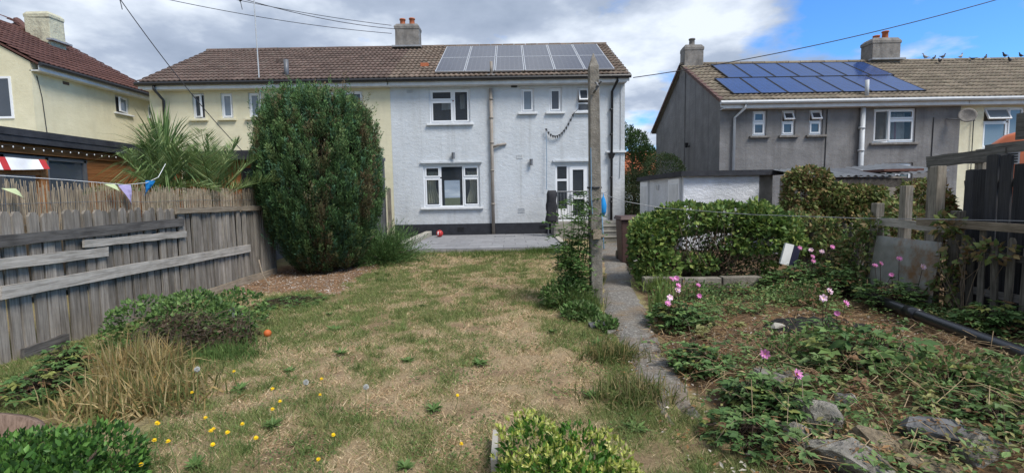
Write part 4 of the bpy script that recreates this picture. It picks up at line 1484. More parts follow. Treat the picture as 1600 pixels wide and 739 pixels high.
# ------------------------------------------------------------------ back steps, railing, bin and line post
ld = thing('landing', 'concrete back door landing with steps down to the path', 'steps', (2.3, 15.5, 0))
mb = MB()
mb.box(1.3, 3.5, 14.95, 16.17, 0.0, 0.6)
mb.build('platform', 'concrete', ld)
for i in range(3):
    m = MB()
    m.box(2.5, 3.45, 13.75 + i * 0.4, 14.15 + i * 0.4 - 0.002, 0.0, 0.24 + i * 0.13)
    m.build('step', 'concrete', ld)
    m = MB()
    m.box(2.48, 3.47, 13.72 + i * 0.4, 13.8 + i * 0.4, 0.242 + i * 0.13, 0.272 + i * 0.13)
    m.build('nosing', 'concrete_pale', ld)
mb = MB()
mb.box(1.26, 1.4, 12.2, 14.9, 0.0, 0.24)
mb.build('side_kerb', 'concrete_pale', ld, bevel=0.012)

rl = thing('railing', 'galvanised railing with thin bars in front of the back door', 'railing', (1.9, 15.0, 0.6))
mb = MB()
mb.tube([(1.4, 15.0, 1.56), (2.45, 15.0, 1.56)], 0.02, 0.02, 8)
mb.tube([(1.4, 15.0, 0.72), (2.45, 15.0, 0.72)], 0.015, 0.015, 8)
mb.tube([(1.42, 15.0, 0.6), (1.42, 15.0, 1.56)], 0.02, 0.02, 8)
mb.tube([(2.43, 15.0, 0.6), (2.43, 15.0, 1.56)], 0.02, 0.02, 8)
mb.build('frame', 'metal_dull', rl)
for i in range(9):
    m = MB()
    m.tube([(1.52 + i * 0.1, 15.0, 0.72), (1.52 + i * 0.1, 15.0, 1.555)], 0.008, 0.008, 6)
    m.build('bar', 'metal_dull', rl)

mb = MB()
V, F = [], []
nz = 9
for j in range(nz + 1):
    v = j / nz
    z = 0.62 + 0.98 * v
    rx, ry = 0.17 - 0.02 * v + 0.012 * math.sin(j * 1.7), 0.2 - 0.03 * v
    sx = -0.03 * (1 - v)
    if j == nz:
        rx, ry = rx * .8, ry * .8
    for k in range(14):
        t = 2 * math.pi * k / 14
        q = 1 + 0.06 * math.sin(3 * t + j)
        V.append((1.24 + sx + rx * q * np.sign(math.cos(t)) * abs(math.cos(t)) ** .5, 14.95 + ry * q * np.sign(math.sin(t)) * abs(math.sin(t)) ** .5, z))
for j in range(nz):
    for k in range(14):
        F.append((j * 14 + k, j * 14 + (k + 1) % 14, j * 14 + 14 + (k + 1) % 14, j * 14 + 14 + k))
F += [tuple(range(14))[::-1], tuple(nz * 14 + k for k in range(14))]
mb.add(V, F)
cv = thing('covered_barbecue', 'tall slim barbecue under a black fabric cover by the railing', 'barbecue', (1.22, 14.95, 0.2))
mb.build('cover', 'cover', cv, True)
for sx, sy in ((-.1, -.1), (.1, -.1), (-.1, .1), (.1, .1)):
    m = MB()
    m.tube([(1.22 + sx, 14.95 + sy, 0.2), (1.22 + sx, 14.95 + sy, 0.7)], 0.014, 0.014, 6)
    m.build('leg', 'metal_grey', cv)

# brown wheeled bin
wb = thing('wheeled_bin', 'brown wheeled bin half hidden by the vine hedge near the steps', 'bin', (2.55, 10.2, 0.05))
mb = MB()
def taper(x0, x1, y0, y1, z0, z1, k):
    cx, cy = (x0 + x1) / 2, (y0 + y1) / 2
    return [(cx + (x - cx) * k, cy + (y - cy) * k, z0) for x, y in ((x0, y0), (x1, y0), (x1, y1), (x0, y1))] + [(x, y, z1) for x, y in ((x0, y0), (x1, y0), (x1, y1), (x0, y1))]
BOXF = [(0, 3, 2, 1), (4, 5, 6, 7), (0, 1, 5, 4), (1, 2, 6, 5), (2, 3, 7, 6), (3, 0, 4, 7)]
mb.add(taper(2.2, 2.68, 9.75, 10.3, 0.06, 0.93, 0.86), BOXF)
mb.build('body', 'bin', wb, bevel=0.02)
mb = MB()
mb.add(taper(2.16, 2.72, 9.7, 10.36, 0.935, 0.995, 1.0)[:4] + taper(2.19, 2.69, 9.75, 10.32, 0.935, 1.01, 1.0)[4:], BOXF)
mb.build('lid', 'bin', wb, bevel=0.015)
for xx in (2.22, 2.6):
    m = MB()
    m.tube([(xx, 10.3, 0.17), (xx + 0.06, 10.3, 0.17)], 0.1, 0.1, 14)
    m.build('wheel', 'black', wb)

# concrete line post
lp = thing('line_post', 'tall weathered concrete washing line post with pointed top', 'post', (1.11, 6.4, 0))
mb = MB()
V, F = [], []
prof = [(0.078, -0.1), (0.078, 0.5), (0.074, 1.2), (0.068, 2.2), (0.062, 3.08), (0.004, 3.25)]
for r, z in prof:
    for sx, sy in ((-1, -.86), (-.86, -1), (.86, -1), (1, -.86), (1, .86), (.86, 1), (-.86, 1), (-1, .86)):
        V.append((1.11 - 0.03 * z / 3.2 + sx * r + random.uniform(-.002, .002), 6.4 + sy * r, z))
for i in range(len(prof) - 1):
    for k in range(8):
        F.append((i * 8 + k, i * 8 + (k + 1) % 8, i * 8 + 8 + (k + 1) % 8, i * 8 + 8 + k))
F.append(tuple((len(prof) - 1) * 8 + k for k in range(8)))
mb.add(V, F)
mb.build('shaft', 'post_concrete', lp)
mb = MB()
mb.tube([(1.09, 6.3, 2.86), (1.09, 6.22, 2.84), (1.11, 6.2, 2.8), (1.08, 6.22, 2.76), (1.07, 6.32, 2.74)], 0.014, 0.014, 6)
mb.tube([(1.09, 6.28, 2.8), (1.15, 6.2, 2.86)], 0.01, 0.01, 6)
mb.build('hook', 'metal_grey', lp)
mb = MB()
mb.box(1.05, 1.15, 6.26, 6.325, 0.88, 1.0)
mb.box(1.12, 1.2, 6.3, 6.34, 0.9, 0.93)
mb.build('block', 'plank_tan', lp)
mb = MB()
mb.lathe([(0.094, 0), (0.1, 0.012), (0.094, 0.024)], (1.09, 6.4, 1.53), 10)
mb.build('wire_loop', 'wire', lp)
rp = MB()
rp.tube([(1.03, 6.32, 2.05), (1.035, 6.31, 1.6), (1.03, 6.31, 1.45), (1.05, 6.31, 1.2)], 0.007, 0.007, 5)
rp.build('rope', 'rope_blue', lp)

# washing line and peg bag
mb = MB()
pts = [(1.1, 6.5, 1.5), (1.5, 6.6, 1.36), (2.0, 6.5, 1.26), (3.0, 6.1, 1.17), (4.0, 5.6, 1.13), (4.6, 5.1, 1.13), (5.0, 4.6, 1.13), (5.4, 3.8, 1.16)]
mb.tube(pts, 0.0042, 0.0042, 6)
tag(mb.build('washing_line', 'wire_pale'), 'thin pale washing line running from the post to the right fence', 'washing line')
mb = MB()
mb.lathe([(0.012, -0.36), (0.05, -0.28), (0.06, -0.16), (0.035, -0.05), (0.01, 0.0), (0.006, 0.06)], (1.62, 8.6, 1.42), 10)
tag(mb.build('peg_bag', 'blue', None, True), 'small bright blue bag hanging just right of the line post', 'bag')
mb = MB()
mb.tube([(1.1, 6.45, 1.53), (1.62, 8.6, 1.47), (3.25, 16.05, 1.6)], 0.005, 0.005, 5)
tag(mb.build('cord', 'wire_pale'), 'thin cord from the line post back to the house wall', 'cord')
mb = MB()
mb.tube([(2.2, 11.6, 0.15), (2.3, 12.6, 1.65)], 0.016, 0.014, 8)
mb.tube([(2.3, 12.6, 1.65), (2.26, 12.62, 1.74)], 0.01, 0.01, 6)
tag(mb.build('clothes_prop', 'rope_blue', None, True), 'pale blue clothes prop pole leaning beside the back steps', 'pole')

# string of dark flags on the house wall with blue rope
hb = thing('bunting', 'sagging string of small dark flags hung on the grey house wall', 'bunting', (1.7, 16.1, 3.3))
pts = []
for i in range(13):
    u = i / 12
    pts.append((1.17 + 0.88 * u, 16.12, 3.62 + 0.45 * u - 3.4 * u * (1 - u) * (0.55 - 0.12 * u)))
mb = MB()
mb.tube(pts + [(2.3, 16.1, 4.3)], 0.008, 0.008, 5)
mb.build('cord', 'wire', hb)
for i in range(0, 13):
    x_, y2, z_ = pts[i]
    m = MB()
    m.add([(x_ - .04, y2 - .01, z_), (x_ + .04, y2 - .01, z_ + .01), (x_ + .005, y2 - .03, z_ - .11)], [(0, 1, 2)])
    m.build('flag', 'black', hb)
mb = MB()
mb.tube([(1.17, 16.12, 3.62), (1.18, 16.1, 2.6), (1.16, 16.1, 1.65)], 0.012, 0.012, 5)
mb.build('rope', 'rope_blue', hb)

# football, ball, litter
mb = MB()
mb.lathe([(0.11 * math.sin(t), -0.11 * math.cos(t)) for t in np.linspace(0.02, math.pi - 0.02, 12)], (-2.28, 15.3, 0.312), 18)
mb.mi = [1 if (k % 6 in (0,) and 3 < (k // 18) < 8) else 0 for k in range(len(mb.f))]
tag(mb.build('football', ['red', 'white'], None, True), 'red and white football on the patio by the kerb', 'ball')
mb = MB()
mb.lathe([(0.04 * math.sin(t), -0.04 * math.cos(t)) for t in np.linspace(0.02, math.pi - 0.02, 8)], (-2.62, 5.08, 0.04), 12)
tag(mb.build('small_ball', 'orange_ball', None, True), 'small orange ball lying in the left of the lawn', 'ball')
mb = MB()
V, F = [], []
for j in range(7):
    for i in range(7):
        V.append((-3.62 + i * 0.05 + random.uniform(-.02, .02), 5.7 + j * 0.05 + random.uniform(-.02, .02), 0.03 + 0.09 * math.exp(-((i - 3) ** 2 + (j - 3) ** 2) / 5) + random.uniform(0, .05)))
for j in range(6):
    for i in range(6):
        F.append((j * 7 + i, j * 7 + i + 1, j * 7 + i + 8, j * 7 + i + 7))
mb.add(V, F)
mb.mi = [1 if random.random() < 0.3 else 0 for _ in F]
tag(mb.build('plastic_bag', ['metal_dull', 'white']), 'crumpled silver and white plastic bag beside the bramble heap', 'bag')
mb = MB()
mb.tube([(-4.38, 8.35, 0.42), (-4.2, 8.1, 0.2), (-4.0, 7.9, 0.06)], 0.012, 0.009, 6)
tag(mb.build('cane', 'plank_tan'), 'thin pale cane leaning on the fence near the conifer', 'cane')

# overhead wires
def wire(label, pts, r=0.012, spacers=()):
    root = thing('overhead_wire', label, 'wire', pts[0])
    a, b = Vector(pts[0]), Vector(pts[1])
    sag = pts[2]
    P = []
    for i in range(25):
        u = i / 24
        q = a.lerp(b, u)
        q.z -= 4 * sag * u * (1 - u)
        P.append(q)
    mb = MB()
    mb.tube(P, r, r, 5)
    mb.build('cable', 'wire', root)
    for u in spacers:
        q = P[int(u * 24)]
        m = MB()
        m.tube([q, q + Vector((0.05, 0, -0.3))], 0.012, 0.012, 5)
        m.tube([q + Vector((-.03, 0, -.02)), q + Vector((.04, 0, .03))], 0.03, 0.03, 6)
        m.build('spacer', 'wire', root)
    return root


wire('upper of two overhead wires with spacers above the cream house roof', [(-16.0, 15.0, 9.6), (-4.5, 19.3, 8.05), 0.35], 0.011, (.2, .42, .62))
wire('lower of two overhead wires above the cream house roof', [(-14.0, 14.0, 8.2), (-4.5, 19.3, 7.75), 0.3], 0.011)
wire('overhead wire from top left to the pale grey house chimney', [(-11.5, 14.0, 8.55), (-4.4, 19.4, 7.95), 0.4], 0.012)
wire('cable dropping from the overhead wires past the cream house eaves', [(-11.0, 14.3, 7.2), (-8.3, 16.0, 2.6), 0.25], 0.013, (0.0,))
wire('single overhead wire from the grey house eaves up to the top right', [(3.95, 15.9, 5.15), (21.0, 15.0, 9.0), 0.5], 0.014)

# ------------------------------------------------------------------ right: shed, lean-to, fences
sh = thing('garden_shed', 'low white rendered shed with flat dark roof and two white doors', 'shed', (4.9, 13.3, 0))
mb = MB()
mb.box(4.03, 5.8, 11.43, 11.5, -0.6, 1.84)
mb.box(4.03, 4.1, 11.5, 15.2, -0.2, 1.84)
mb.box(5.73, 5.8, 11.5, 15.2, -0.9, 1.84)
mb.box(4.1, 5.73, 15.1, 15.2, -0.9, 1.84)
mb.build('wall', 'render_white', sh)
mb = MB()
mb.box(5.801, 6.15, 11.5, 15.2, -0.9, 1.84)
mb.build('side_wall', 'concrete', sh)
mb = MB()
mb.box(3.93, 6.3, 11.3, 15.3, 1.84, 1.96)
mb.build('roof', 'roof_felt', sh)
for ya, yb in ((11.6, 12.4), (14.3, 15.1)):
    m = MB()
    m.box(4.01, 4.035, ya - .05, yb + .05, 0.0, 1.835)
    m.build('door_frame', 'gutter_grey', sh)
    m = MB()
    m.box(3.985, 4.03, ya, yb, 0.0, 1.8)
    d = m.build('door', 'upvc', sh)
    m = MB()
    m.box(3.972, 3.99, ya + 0.1, yb - 0.1, 0.1, 1.68)
    m.build('panel', 'fascia', d, bevel=0.01)
    m = MB()
    m.box(3.94, 3.975, ya + 0.04, ya + 0.07, 0.85, 0.95)
    m.build('handle', 'metal_grey', d)
mb = MB()
mb.box(4.0, 4.03, 13.3, 13.5, 1.55, 1.68)
mb.build('vent', 'gutter_grey', sh)

lt = thing('lean_to_shed', 'ramshackle lean-to with corrugated sheet roof under creepers', 'shed', (7.4, 10.4, -0.5))
mb = MB()
mb.box(6.1, 8.9, 11.0, 11.1, -0.9, 1.75)
mb.box(6.1, 6.2, 10.0, 11.0, -0.9, 1.7)
mb.build('wall', 'concrete', lt)
mb = MB()
mb.box(7.5, 8.0, 10.6, 10.64, -0.5, 1.5)
mb.build('grey_panel', 'concrete_pale', lt)
for q, (xa, xb, tl) in enumerate(((6.05, 6.95, .02), (6.9, 7.75, -.01), (7.7, 8.7, .03))):
    m = MB()
    V, F = [], []
    n = 36
    for j, (yy, zz) in enumerate(((9.7, 1.72), (11.3, 1.95))):
        for i in range(n + 1):
            u = i / n
            V.append((xa + (xb - xa) * u, yy, zz + tl * u + 0.018 * math.sin(u * 12 * math.pi) + 0.012 * q + 0.05 * u * (q == 2)))
    for i in range(n):
        F.append((i, i + 1, n + 2 + i, n + 1 + i))
    m.add(V, F)
    m.build('roof_sheet', ['metal_dull', 'metal_grey', 'metal_dull'][q], lt, True)
mb = MB()
mb.box(6.0, 8.7, 9.75, 9.82, 1.5, 1.68)
mb.build('beam', 'plank_dark', lt)
mb = MB()
mb.box(7.55, 8.35, 9.9, 10.6, 1.82, 1.87)
mb.build('tile_stack', 'tile_red', lt)
for xx in (6.1, 7.3, 8.6):
    m = MB()
    m.box(xx - .05, xx + .05, 9.76, 9.86, -0.9, 1.5)
    m.build('post', 'post_wood', lt)

PXF = 5.05
pf = thing('picket_fence', 'dark weathered picket fence with uneven posts along the right bed', 'fence', (PXF, 6.3, 0))
pk = [fence_board(0.075, 1.0, 0.02, 0.03).mesh('picket', 'picket'), fence_board(0.06, 1.0, 0.02, 0.0).mesh('picket', 'picket')]
y_ = 4.0
while y_ < 8.7:
    if not (5.62 < y_ < 6.55):
        o = link('picket', random.choice(pk), pf, (PXF + random.uniform(-.01, .01), y_, -0.02), (R(random.uniform(-3, 3)), R(random.uniform(-2, 2)), R(random.uniform(-8, 8))))
        o.scale = (1, 1, 0.97 + random.uniform(-.08, .08))
    y_ += random.uniform(.12, .17)
plank(pf, 'rail', (PXF + .03, 3.8, 0.35), (PXF + .03, 8.7, 0.3), 0.08, 0.03, 'plank_dark')
plank(pf, 'rail', (PXF + .03, 5.5, 0.75), (PXF + .03, 8.7, 0.72), 0.08, 0.03, 'plank_dark')
plank(pf, 'rail', (PXF + .03, 3.8, 0.72), (PXF + .03, 5.5, 0.75), 0.08, 0.03, 'plank_dark')
plank(pf, 'rail', (PXF - .03, 5.5, 0.99), (PXF - .03, 6.7, 1.02), 0.1, 0.03, 'plank_pale')
plank(pf, 'rail', (PXF - .035, 3.7, 1.04), (PXF - .03, 6.0, 1.06), 0.09, 0.04, 'plank_tan')
for yy, h_, w_ in ((6.74, 1.27, .055), (6.26, 1.5, .05), (5.81, 1.72, .055), (5.52, 1.2, .05)):
    m = MB()
    m.box(PXF + 0.02 - w_, PXF + 0.02 + w_, yy - w_, yy + w_, -0.1, h_)
    m.build('post', 'post_wood' if yy > 5.6 else 'picket', pf, bevel=0.006)

bf = thing('board_fence', 'tall black stained board fence at the right edge', 'fence', (5.35, 4.6, 0))
bk = fence_board(0.14, 1.0, 0.022, 0.004).mesh('fence_board', 'black_board')
y_ = 3.4
i = 0
while y_ < 5.72:
    h_ = 1.74 + random.uniform(-.03, .02) + (0.12 if i in (13, 14) else 0)
    o = link('fence_board', bk, bf, (5.32 + random.uniform(-.006, .006), y_, -0.05), (R(random.uniform(-.8, .8)), R(random.uniform(-1, 1)), R(random.uniform(-3, 3))))
    o.scale = (1, 0.95, h_)
    y_ += 0.142
    i += 1
plank(bf, 'rail', (5.36, 3.4, 1.5), (5.36, 5.75, 1.5), 0.09, 0.04, 'plank_dark')
plank(bf, 'rail', (5.36, 3.4, 0.5), (5.36, 5.75, 0.5), 0.09, 0.04, 'plank_dark')
plank(bf, 'top_board', (5.4, 5.35, 1.82), (5.4, 6.35, 1.8), 0.14, 0.03, 'plank_mid')
plank(bf, 'top_board', (5.42, 4.3, 1.9), (5.42, 5.6, 1.88), 0.12, 0.03, 'plank_mid')
plank(bf, 'top_board', (5.45, 4.5, 2.1), (5.45, 5.3, 2.1), 0.27, 0.03, 'plank_mid')
for yy, h_ in ((5.66, 1.9), (4.95, 2.2), (4.6, 2.2), (6.3, 1.85)):
    m = MB()
    m.box(5.37 + 0.03, 5.37 + 0.1, yy - .05, yy + .05, -0.1, h_)
    m.build('post', 'post_wood', bf, bevel=0.006)

# rusty metal sheet leaning on the pickets
t = NT('rusty_sheet')
v = t.coord((1, 1, 1), False)
c = t.ramp(t.noise(v, 5, 5), [(0.3, (0.19, 0.187, 0.165)), (0.7, (0.31, 0.305, 0.275))])
rm = t.ramp(t.noise(v, 3.2, 6, 0.65), [(0.5, (0, 0, 0)), (0.66, (1, 1, 1))])
c = t.mix(rm, c, (0.2, 0.11, 0.05))
t.l.new(c, t.bsdf.inputs['Base Color'])
t.bsdf.inputs['Roughness'].default_value = 0.65
t.bsdf.inputs['Metallic'].default_value = 0.25
MT['rust_sheet'] = t.m
mb = MB()
V, F = [], []
for j in range(7):
    for i in range(9):
        V.append((4.93 - 0.1 * (1 - j / 6) + random.uniform(-.006, .006), 5.55 + i * 0.125, 0.06 + 0.78 * j / 6))
n = len(V)
V += [(a + 0.012, b, c_) for a, b, c_ in V]
for j in range(6):
    for i in range(8):
        F.append((j * 9 + i, j * 9 + i + 9, j * 9 + i + 10, j * 9 + i + 1))
        F.append((n + j * 9 + i, n + j * 9 + i + 1, n + j * 9 + i + 10, n + j * 9 + i + 9))
for i in range(8):
    F.append((i, i + 1, n + i + 1, n + i))
    F.append((54 + i, n + 54 + i, n + 55 + i, 55 + i))
for j in range(6):
    F.append((j * 9, n + j * 9, n + j * 9 + 9, j * 9 + 9))
    F.append((j * 9 + 8, j * 9 + 17, n + j * 9 + 17, n + j * 9 + 8))
mb.add(V, F)
tag(mb.build('metal_sheet', 'rust_sheet', None, True), 'grey metal sheet with rust stains leaning on the picket fence', 'metal sheet')

dp = thing('drain_pipe', 'long black plastic drain pipe lying across the right bed', 'pipe', (4.2, 5.0, 0.05))
mb = MB()
mb.tube([(4.62, 6.6, 0.1), (4.4, 5.7, 0.13), (4.17, 4.66, 0.14), (3.93, 3.65, 0.17), (3.7, 2.7, 0.2)], 0.058, 0.058, 14)
mb.build('tube', 'drain', dp, True)
mb = MB()
mb.tube([(4.29, 5.2, 0.135), (4.245, 5.0, 0.137)], 0.066, 0.066, 14)
mb.build('collar', 'drain', dp, True)

# orange van beyond the fence, parked with its rounded tail towards us
vn = thing('camper_van', 'orange van with louvred vent showing above the black fence', 'van', (6.7, 7.15, 0.04), None, True, R(-43))
mb = MB()
prof = [(0.08, 0.4), (0.0, 0.9), (0.0, 1.3), (0.05, 1.7), (0.16, 2.0), (0.34, 2.16), (0.6, 2.24), (1.1, 2.24), (1.36, 2.16), (1.54, 2.0), (1.65, 1.7), (1.7, 1.3), (1.7, 0.9), (1.62, 0.4)]
V, F = [], []
rows = [(0.0, 0.95), (0.05, 0.985), (0.16, 1.0), (3.6, 1.0), (3.9, 0.95), (4.1, 0.85)]
for yy, k in rows:
    for x_, z_ in prof:
        V.append((0.85 + (x_ - 0.85) * k, yy, 1.3 + (z_ - 1.3) * k))
m = len(prof)
for j in range(len(rows) - 1):
    for i in range(m):
        F.append((j * m + i, j * m + (i + 1) % m, (j + 1) * m + (i + 1) % m, (j + 1) * m + i))
F.append(tuple(range(m))[::-1])
F.append(tuple((len(rows) - 1) * m + i for i in range(m)))
mb.add(V, F)
mb.build('body', 'orange_van', vn, True)
mb = MB()
mb.box(0.24, 0.5, -0.02, 0.02, 1.74, 1.95)
vt = mb.build('vent', 'gutter_grey', vn)
for q in range(5):
    m = MB()
    m.box(0.26, 0.48, -0.035, -0.019, 1.76 + q * 0.037, 1.778 + q * 0.037)
    m.build('louvre', 'black', vt)
mb = MB()
mb.box(0.6, 1.4, -0.015, 0.02, 1.45, 1.95)
mb.build('window', 'pane', vn)
for xx in (-0.01, 1.53):
    for yy in (0.8, 3.2):
        m = MB()
        m.tube([(xx, yy, 0.32), (xx + 0.18, yy, 0.32)], 0.32, 0.32, 18)
        m.build('wheel', 'black', vn)

# white and navy panel among the flowers, kerb stones under the hedge
pn = thing('plastic_sign', 'white and navy plastic sign tilted among flowers beside the hedge', 'sign', (4.15, 7.3, 0.3))
mb = MB()
mb.M = Matrix.Translation((4.12, 7.3, 0.35)) @ Matrix.Rotation(R(14), 4, 'Y')
mb.box(-.08, .05, -.02, .02, 0, .32)
mb.build('white_face', 'white', pn)
mb = MB()
mb.M = Matrix.Translation((4.12, 7.3, 0.35)) @ Matrix.Rotation(R(14), 4, 'Y')
mb.box(.052, .16, -.02, .03, 0, .31)
mb.build('navy_band', 'navy', pn)
kb = thing('low_wall', 'low concrete block edging under the vine hedge', 'edging', (2.7, 7.1, 0))
for i, (xa, xb) in enumerate(((1.95, 2.5), (2.52, 3.1), (3.12, 3.7))):
    m = MB()
    m.box(xa, xb, 7.12 + random.uniform(-.02, .02), 7.28, -0.05, 0.2 + random.uniform(-.02, .02))
    m.build('block', 'post_concrete', kb, bevel=0.012)
mb = MB()
for side in (0, 1):
    ke = [(float(np.interp(y_, _py, _px)) + float(np.interp(y_, _py, _pw)) + 0.03 + 0.1 * side, y_) for y_ in np.arange(8.3, 12.6, .4)]
    for x_, y_ in ke:
        mb.v += [(x_, y_, 0.0), (x_, y_, 0.2)]
n = len(ke)
mb.f = [[2 * i, 2 * i + 1, 2 * i + 3, 2 * i + 2] for i in range(n - 1)] + [[2 * n + 2 * i, 2 * n + 2 * i + 2, 2 * n + 2 * i + 3, 2 * n + 2 * i + 1] for i in range(n - 1)] + [[2 * i + 1, 2 * n + 2 * i + 1, 2 * n + 2 * i + 3, 2 * i + 3] for i in range(n - 1)] + [[0, 2 * n, 2 * n + 1, 1]]
mb.mi = [0] * len(mb.f)
tag(mb.build('kerb', 'concrete'), 'low concrete kerb along the right of the path by the brown bin', 'kerb')

# ------------------------------------------------------------------ stones
import bmesh


def rock_mesh(sx, sy, sz, mat, n=16, seed=0):
    r = random.Random(seed)
    bm = bmesh.new()
    for _ in range(n):
        d = Vector((r.gauss(0, 1), r.gauss(0, 1), r.gauss(0, 1))).normalized()
        k = r.uniform(.85, 1.1)
        d = Vector([max(-.72, min(.72, q)) / .72 for q in d])
        bm.verts.new((d.x * sx * k, d.y * sy * k, d.z * sz * k))
    res = bmesh.ops.convex_hull(bm, input=bm.verts)
    junk = [g for g in res['geom_interior'] if isinstance(g, bmesh.types.BMVert)]
    bmesh.ops.delete(bm, geom=junk, context='VERTS')
    bmesh.ops.subdivide_edges(bm, edges=bm.edges[:], cuts=3, use_grid_fill=True)
    for v_ in bm.verts:
        q = v_.co * 9 + Vector((seed * 3.3, 0, 0))
        v_.co += v_.co.normalized() * (float(fbm(q.x + q.z, q.y - q.z * .7, seed)) - .5) * 0.5 * min(sx, sy, sz)
    me = bpy.data.meshes.new('stone')
    bm.to_mesh(me)
    bm.free()
    me.materials.append(MT[mat])
    return me


ROCKS = [
    (1.84, 3.42, 0.09, .20, .12, .13, 'stone', 20, 'grey mossy stone standing among leaves right of the path'),
    (2.05, 3.5, 0.07, .14, .1, .1, 'stone', -12, 'smaller grey stone just right of the mossy stone'),
    (1.72, 2.42, 0.07, .2, .14, .13, 'stone', -28, 'large pale split stone at the lower right corner of the bed'),
    (2.02, 2.6, 0.08, .16, .13, .12, 'stone_warm', 15, 'ochre stone behind the large pale split stone'),
    (1.62, 2.75, 0.08, .13, .1, .1, 'stone', 50, 'small grey stone on the left of the stone pile'),
    (2.3, 2.6, 0.1, .15, .09, .07, 'slate', -15, 'dark slate stone at the right of the stone pile'),
    (2.08, 2.33, 0.05, .15, .11, .1, 'stone_warm', -30, 'tan stone at the bottom edge below the slate stone'),
    (2.52, 2.45, 0.08, .2, .14, .1, 'stone', 10, 'half buried grey stone at the right end of the pile'),
    (1.85, 2.9, 0.1, .18, .14, .12, 'stone', 70, 'flat grey stone at the back of the stone pile'),
    (2.15, 3.05, 0.1, .06, .045, .04, 'concrete_pale', 0, 'small white stone above the stone pile'),
    (0.92, 5.2, 0.02, .1, .07, .05, 'slate', 0, 'small dark stone in the grass left of the path'),
    (1.02, 4.95, 0.02, .05, .04, .03, 'stone', 0, 'little pale stone on the left edge of the path'),
    (2.62, 4.75, 0.12, .07, .045, .02, 'concrete_pale', 20, 'flat white stone on the bare soil below the burnt patch'),
]
for q, (x_, y_, z_, a, b, c_, m_, rz, lab) in enumerate(ROCKS):
    o = link('stone', rock_mesh(a, b, c_, m_, 18, q + 3), None, (x_, y_, z_ - .05 * (c_ > .08) + float(gz(x_, y_)) * .6), (R(random.uniform(-12, 12)), R(random.uniform(-12, 12)), R(rz)))
    tag(o, lab, 'stone', 'stones in the flower bed')
n = 0
lp_ = []
for (x_, y_, z_, a, b, c_, m_, rz, lab) in ROCKS[:10]:
    k = int(420 * (a + b))
    d = sph(k)
    d[:, 2] = np.abs(d[:, 2])
    d = unit(np.clip(d, -.72, .72))
    lp_.append(np.array([x_, y_, z_ - .05 * (c_ > .08) + float(gz(x_, y_)) * .6]) + d * [a * 1.3, b * 1.3, c_ * 1.02])
lp_ = np.concatenate(lp_)
n = len(lp_)
an_ = rng.uniform(0, 2 * np.pi, n)
V, F, C = leaf_arrays(lp_, np.stack([np.cos(an_), np.sin(an_), rng.uniform(-.2, .3, n)], 1), rng.uniform(.015, .07, n), rng.uniform(.004, .022, n), mixcols(n, [(.26, .15, .07), (.18, .1, .045), (.4, .3, .17), (.09, .15, .045), (.12, .07, .035)]), jitter=.3, up=(0, 0, 1))
o = link('leaf_litter', np_mesh('leaf_litter', V, F, 'leaf', C))
tag(o, 'dead brown leaves and bits of ivy caught on the stone pile', 'litter', None, 'stuff')
for q in range(8):
    x_, y_ = random.uniform(-3.9, -3.0), random.uniform(13, 15.8)
    o = link('rubble_stone', rock_mesh(.12, .1, .08, random.choice(['slate', 'stone', 'concrete_pale']), 14, 40 + q), None, (x_, y_, 0.15), (0, 0, R(q * 50)))
    tag(o, 'piece of rubble in the narrow bed left of the patio kerb', 'stone', 'rubble beside the patio')
# burnt patch
mb = MB()
V, F = [], []
for j in range(9):
    for i in range(17):
        u, v = i / 16 * 2 - 1, j / 8 * 2 - 1
        rr = 1 - min(1, math.hypot(u, v))
        x_, y_ = 3.2 + u * 0.55, 5.05 + v * 0.34
        V.append((x_, y_, float(gz(x_, y_)) + 0.03 + 0.03 * min(1, rr * 3) + random.uniform(-.012, .02) - (0.06 if rr <= 0 else 0)))
for j in range(8):
    for i in range(16):
        F.append((j * 17 + i, j * 17 + i + 1, j * 17 + i + 18, j * 17 + i + 17))
mb.add(V, F)
tag(mb.build('ash_pile', 'charcoal', None, True), 'black burnt charcoal patch on the soil of the right bed', 'ash pile')

# wooden tub at lower left
mb = MB()
mb.M = Matrix.Translation((-3.02, 2.6, -0.03)) @ Matrix.Scale(.7, 4) @ Matrix.Rotation(R(-12), 4, 'X') @ Matrix.Rotation(R(14), 4, 'Y')
mb.lathe([(0.24, 0.0), (0.29, 0.15), (0.31, 0.3), (0.33, 0.31), (0.33, 0.36), (0.27, 0.36), (0.25, 0.2)], (0, 0, 0), 28)
tub = tag(mb.build('wooden_tub', 'planter', None, True), 'brown wooden tub tilted behind the dark box shrub', 'planter')

# ------------------------------------------------------------------ pigeons on the right roof
def pigeon_mesh(mat):
    mb = MB()
    n = 10
    rings = [(-0.22, 0.006, 0.02, .0), (-0.12, 0.025, 0.02, .01), (-0.05, 0.06, 0.055, .0), (0.04, 0.075, 0.075, .01), (0.1, 0.06, 0.065, .04), (0.13, 0.04, 0.045, .09), (0.145, 0.036, 0.038, .13), (0.165, 0.036, 0.034, .16), (0.195, 0.02, 0.018, .165), (0.225, 0.004, 0.004, .155)]
    V, F = [], []
    for x_, a, b, z_ in rings:
        for k in range(n):
            t_ = 2 * math.pi * k / n
            V.append((x_, a * math.cos(t_), z_ + b * math.sin(t_) + 0.1))
    for i in range(len(rings) - 1):
        for k in range(n):
            F.append((i * n + k, i * n + (k + 1) % n, (i + 1) * n + (k + 1) % n, (i + 1) * n + k))
    F += [tuple(range(n))[::-1], tuple((len(rings) - 1) * n + k for k in range(n))]
    mb.add(V, F)
    for s in (-1, 1):
        mb.tube([(0.02, 0.03 * s, 0.05), (0.03, 0.03 * s, 0.0)], 0.008, 0.006, 5)
    return mb.mesh('pigeon', mat, smooth=True)


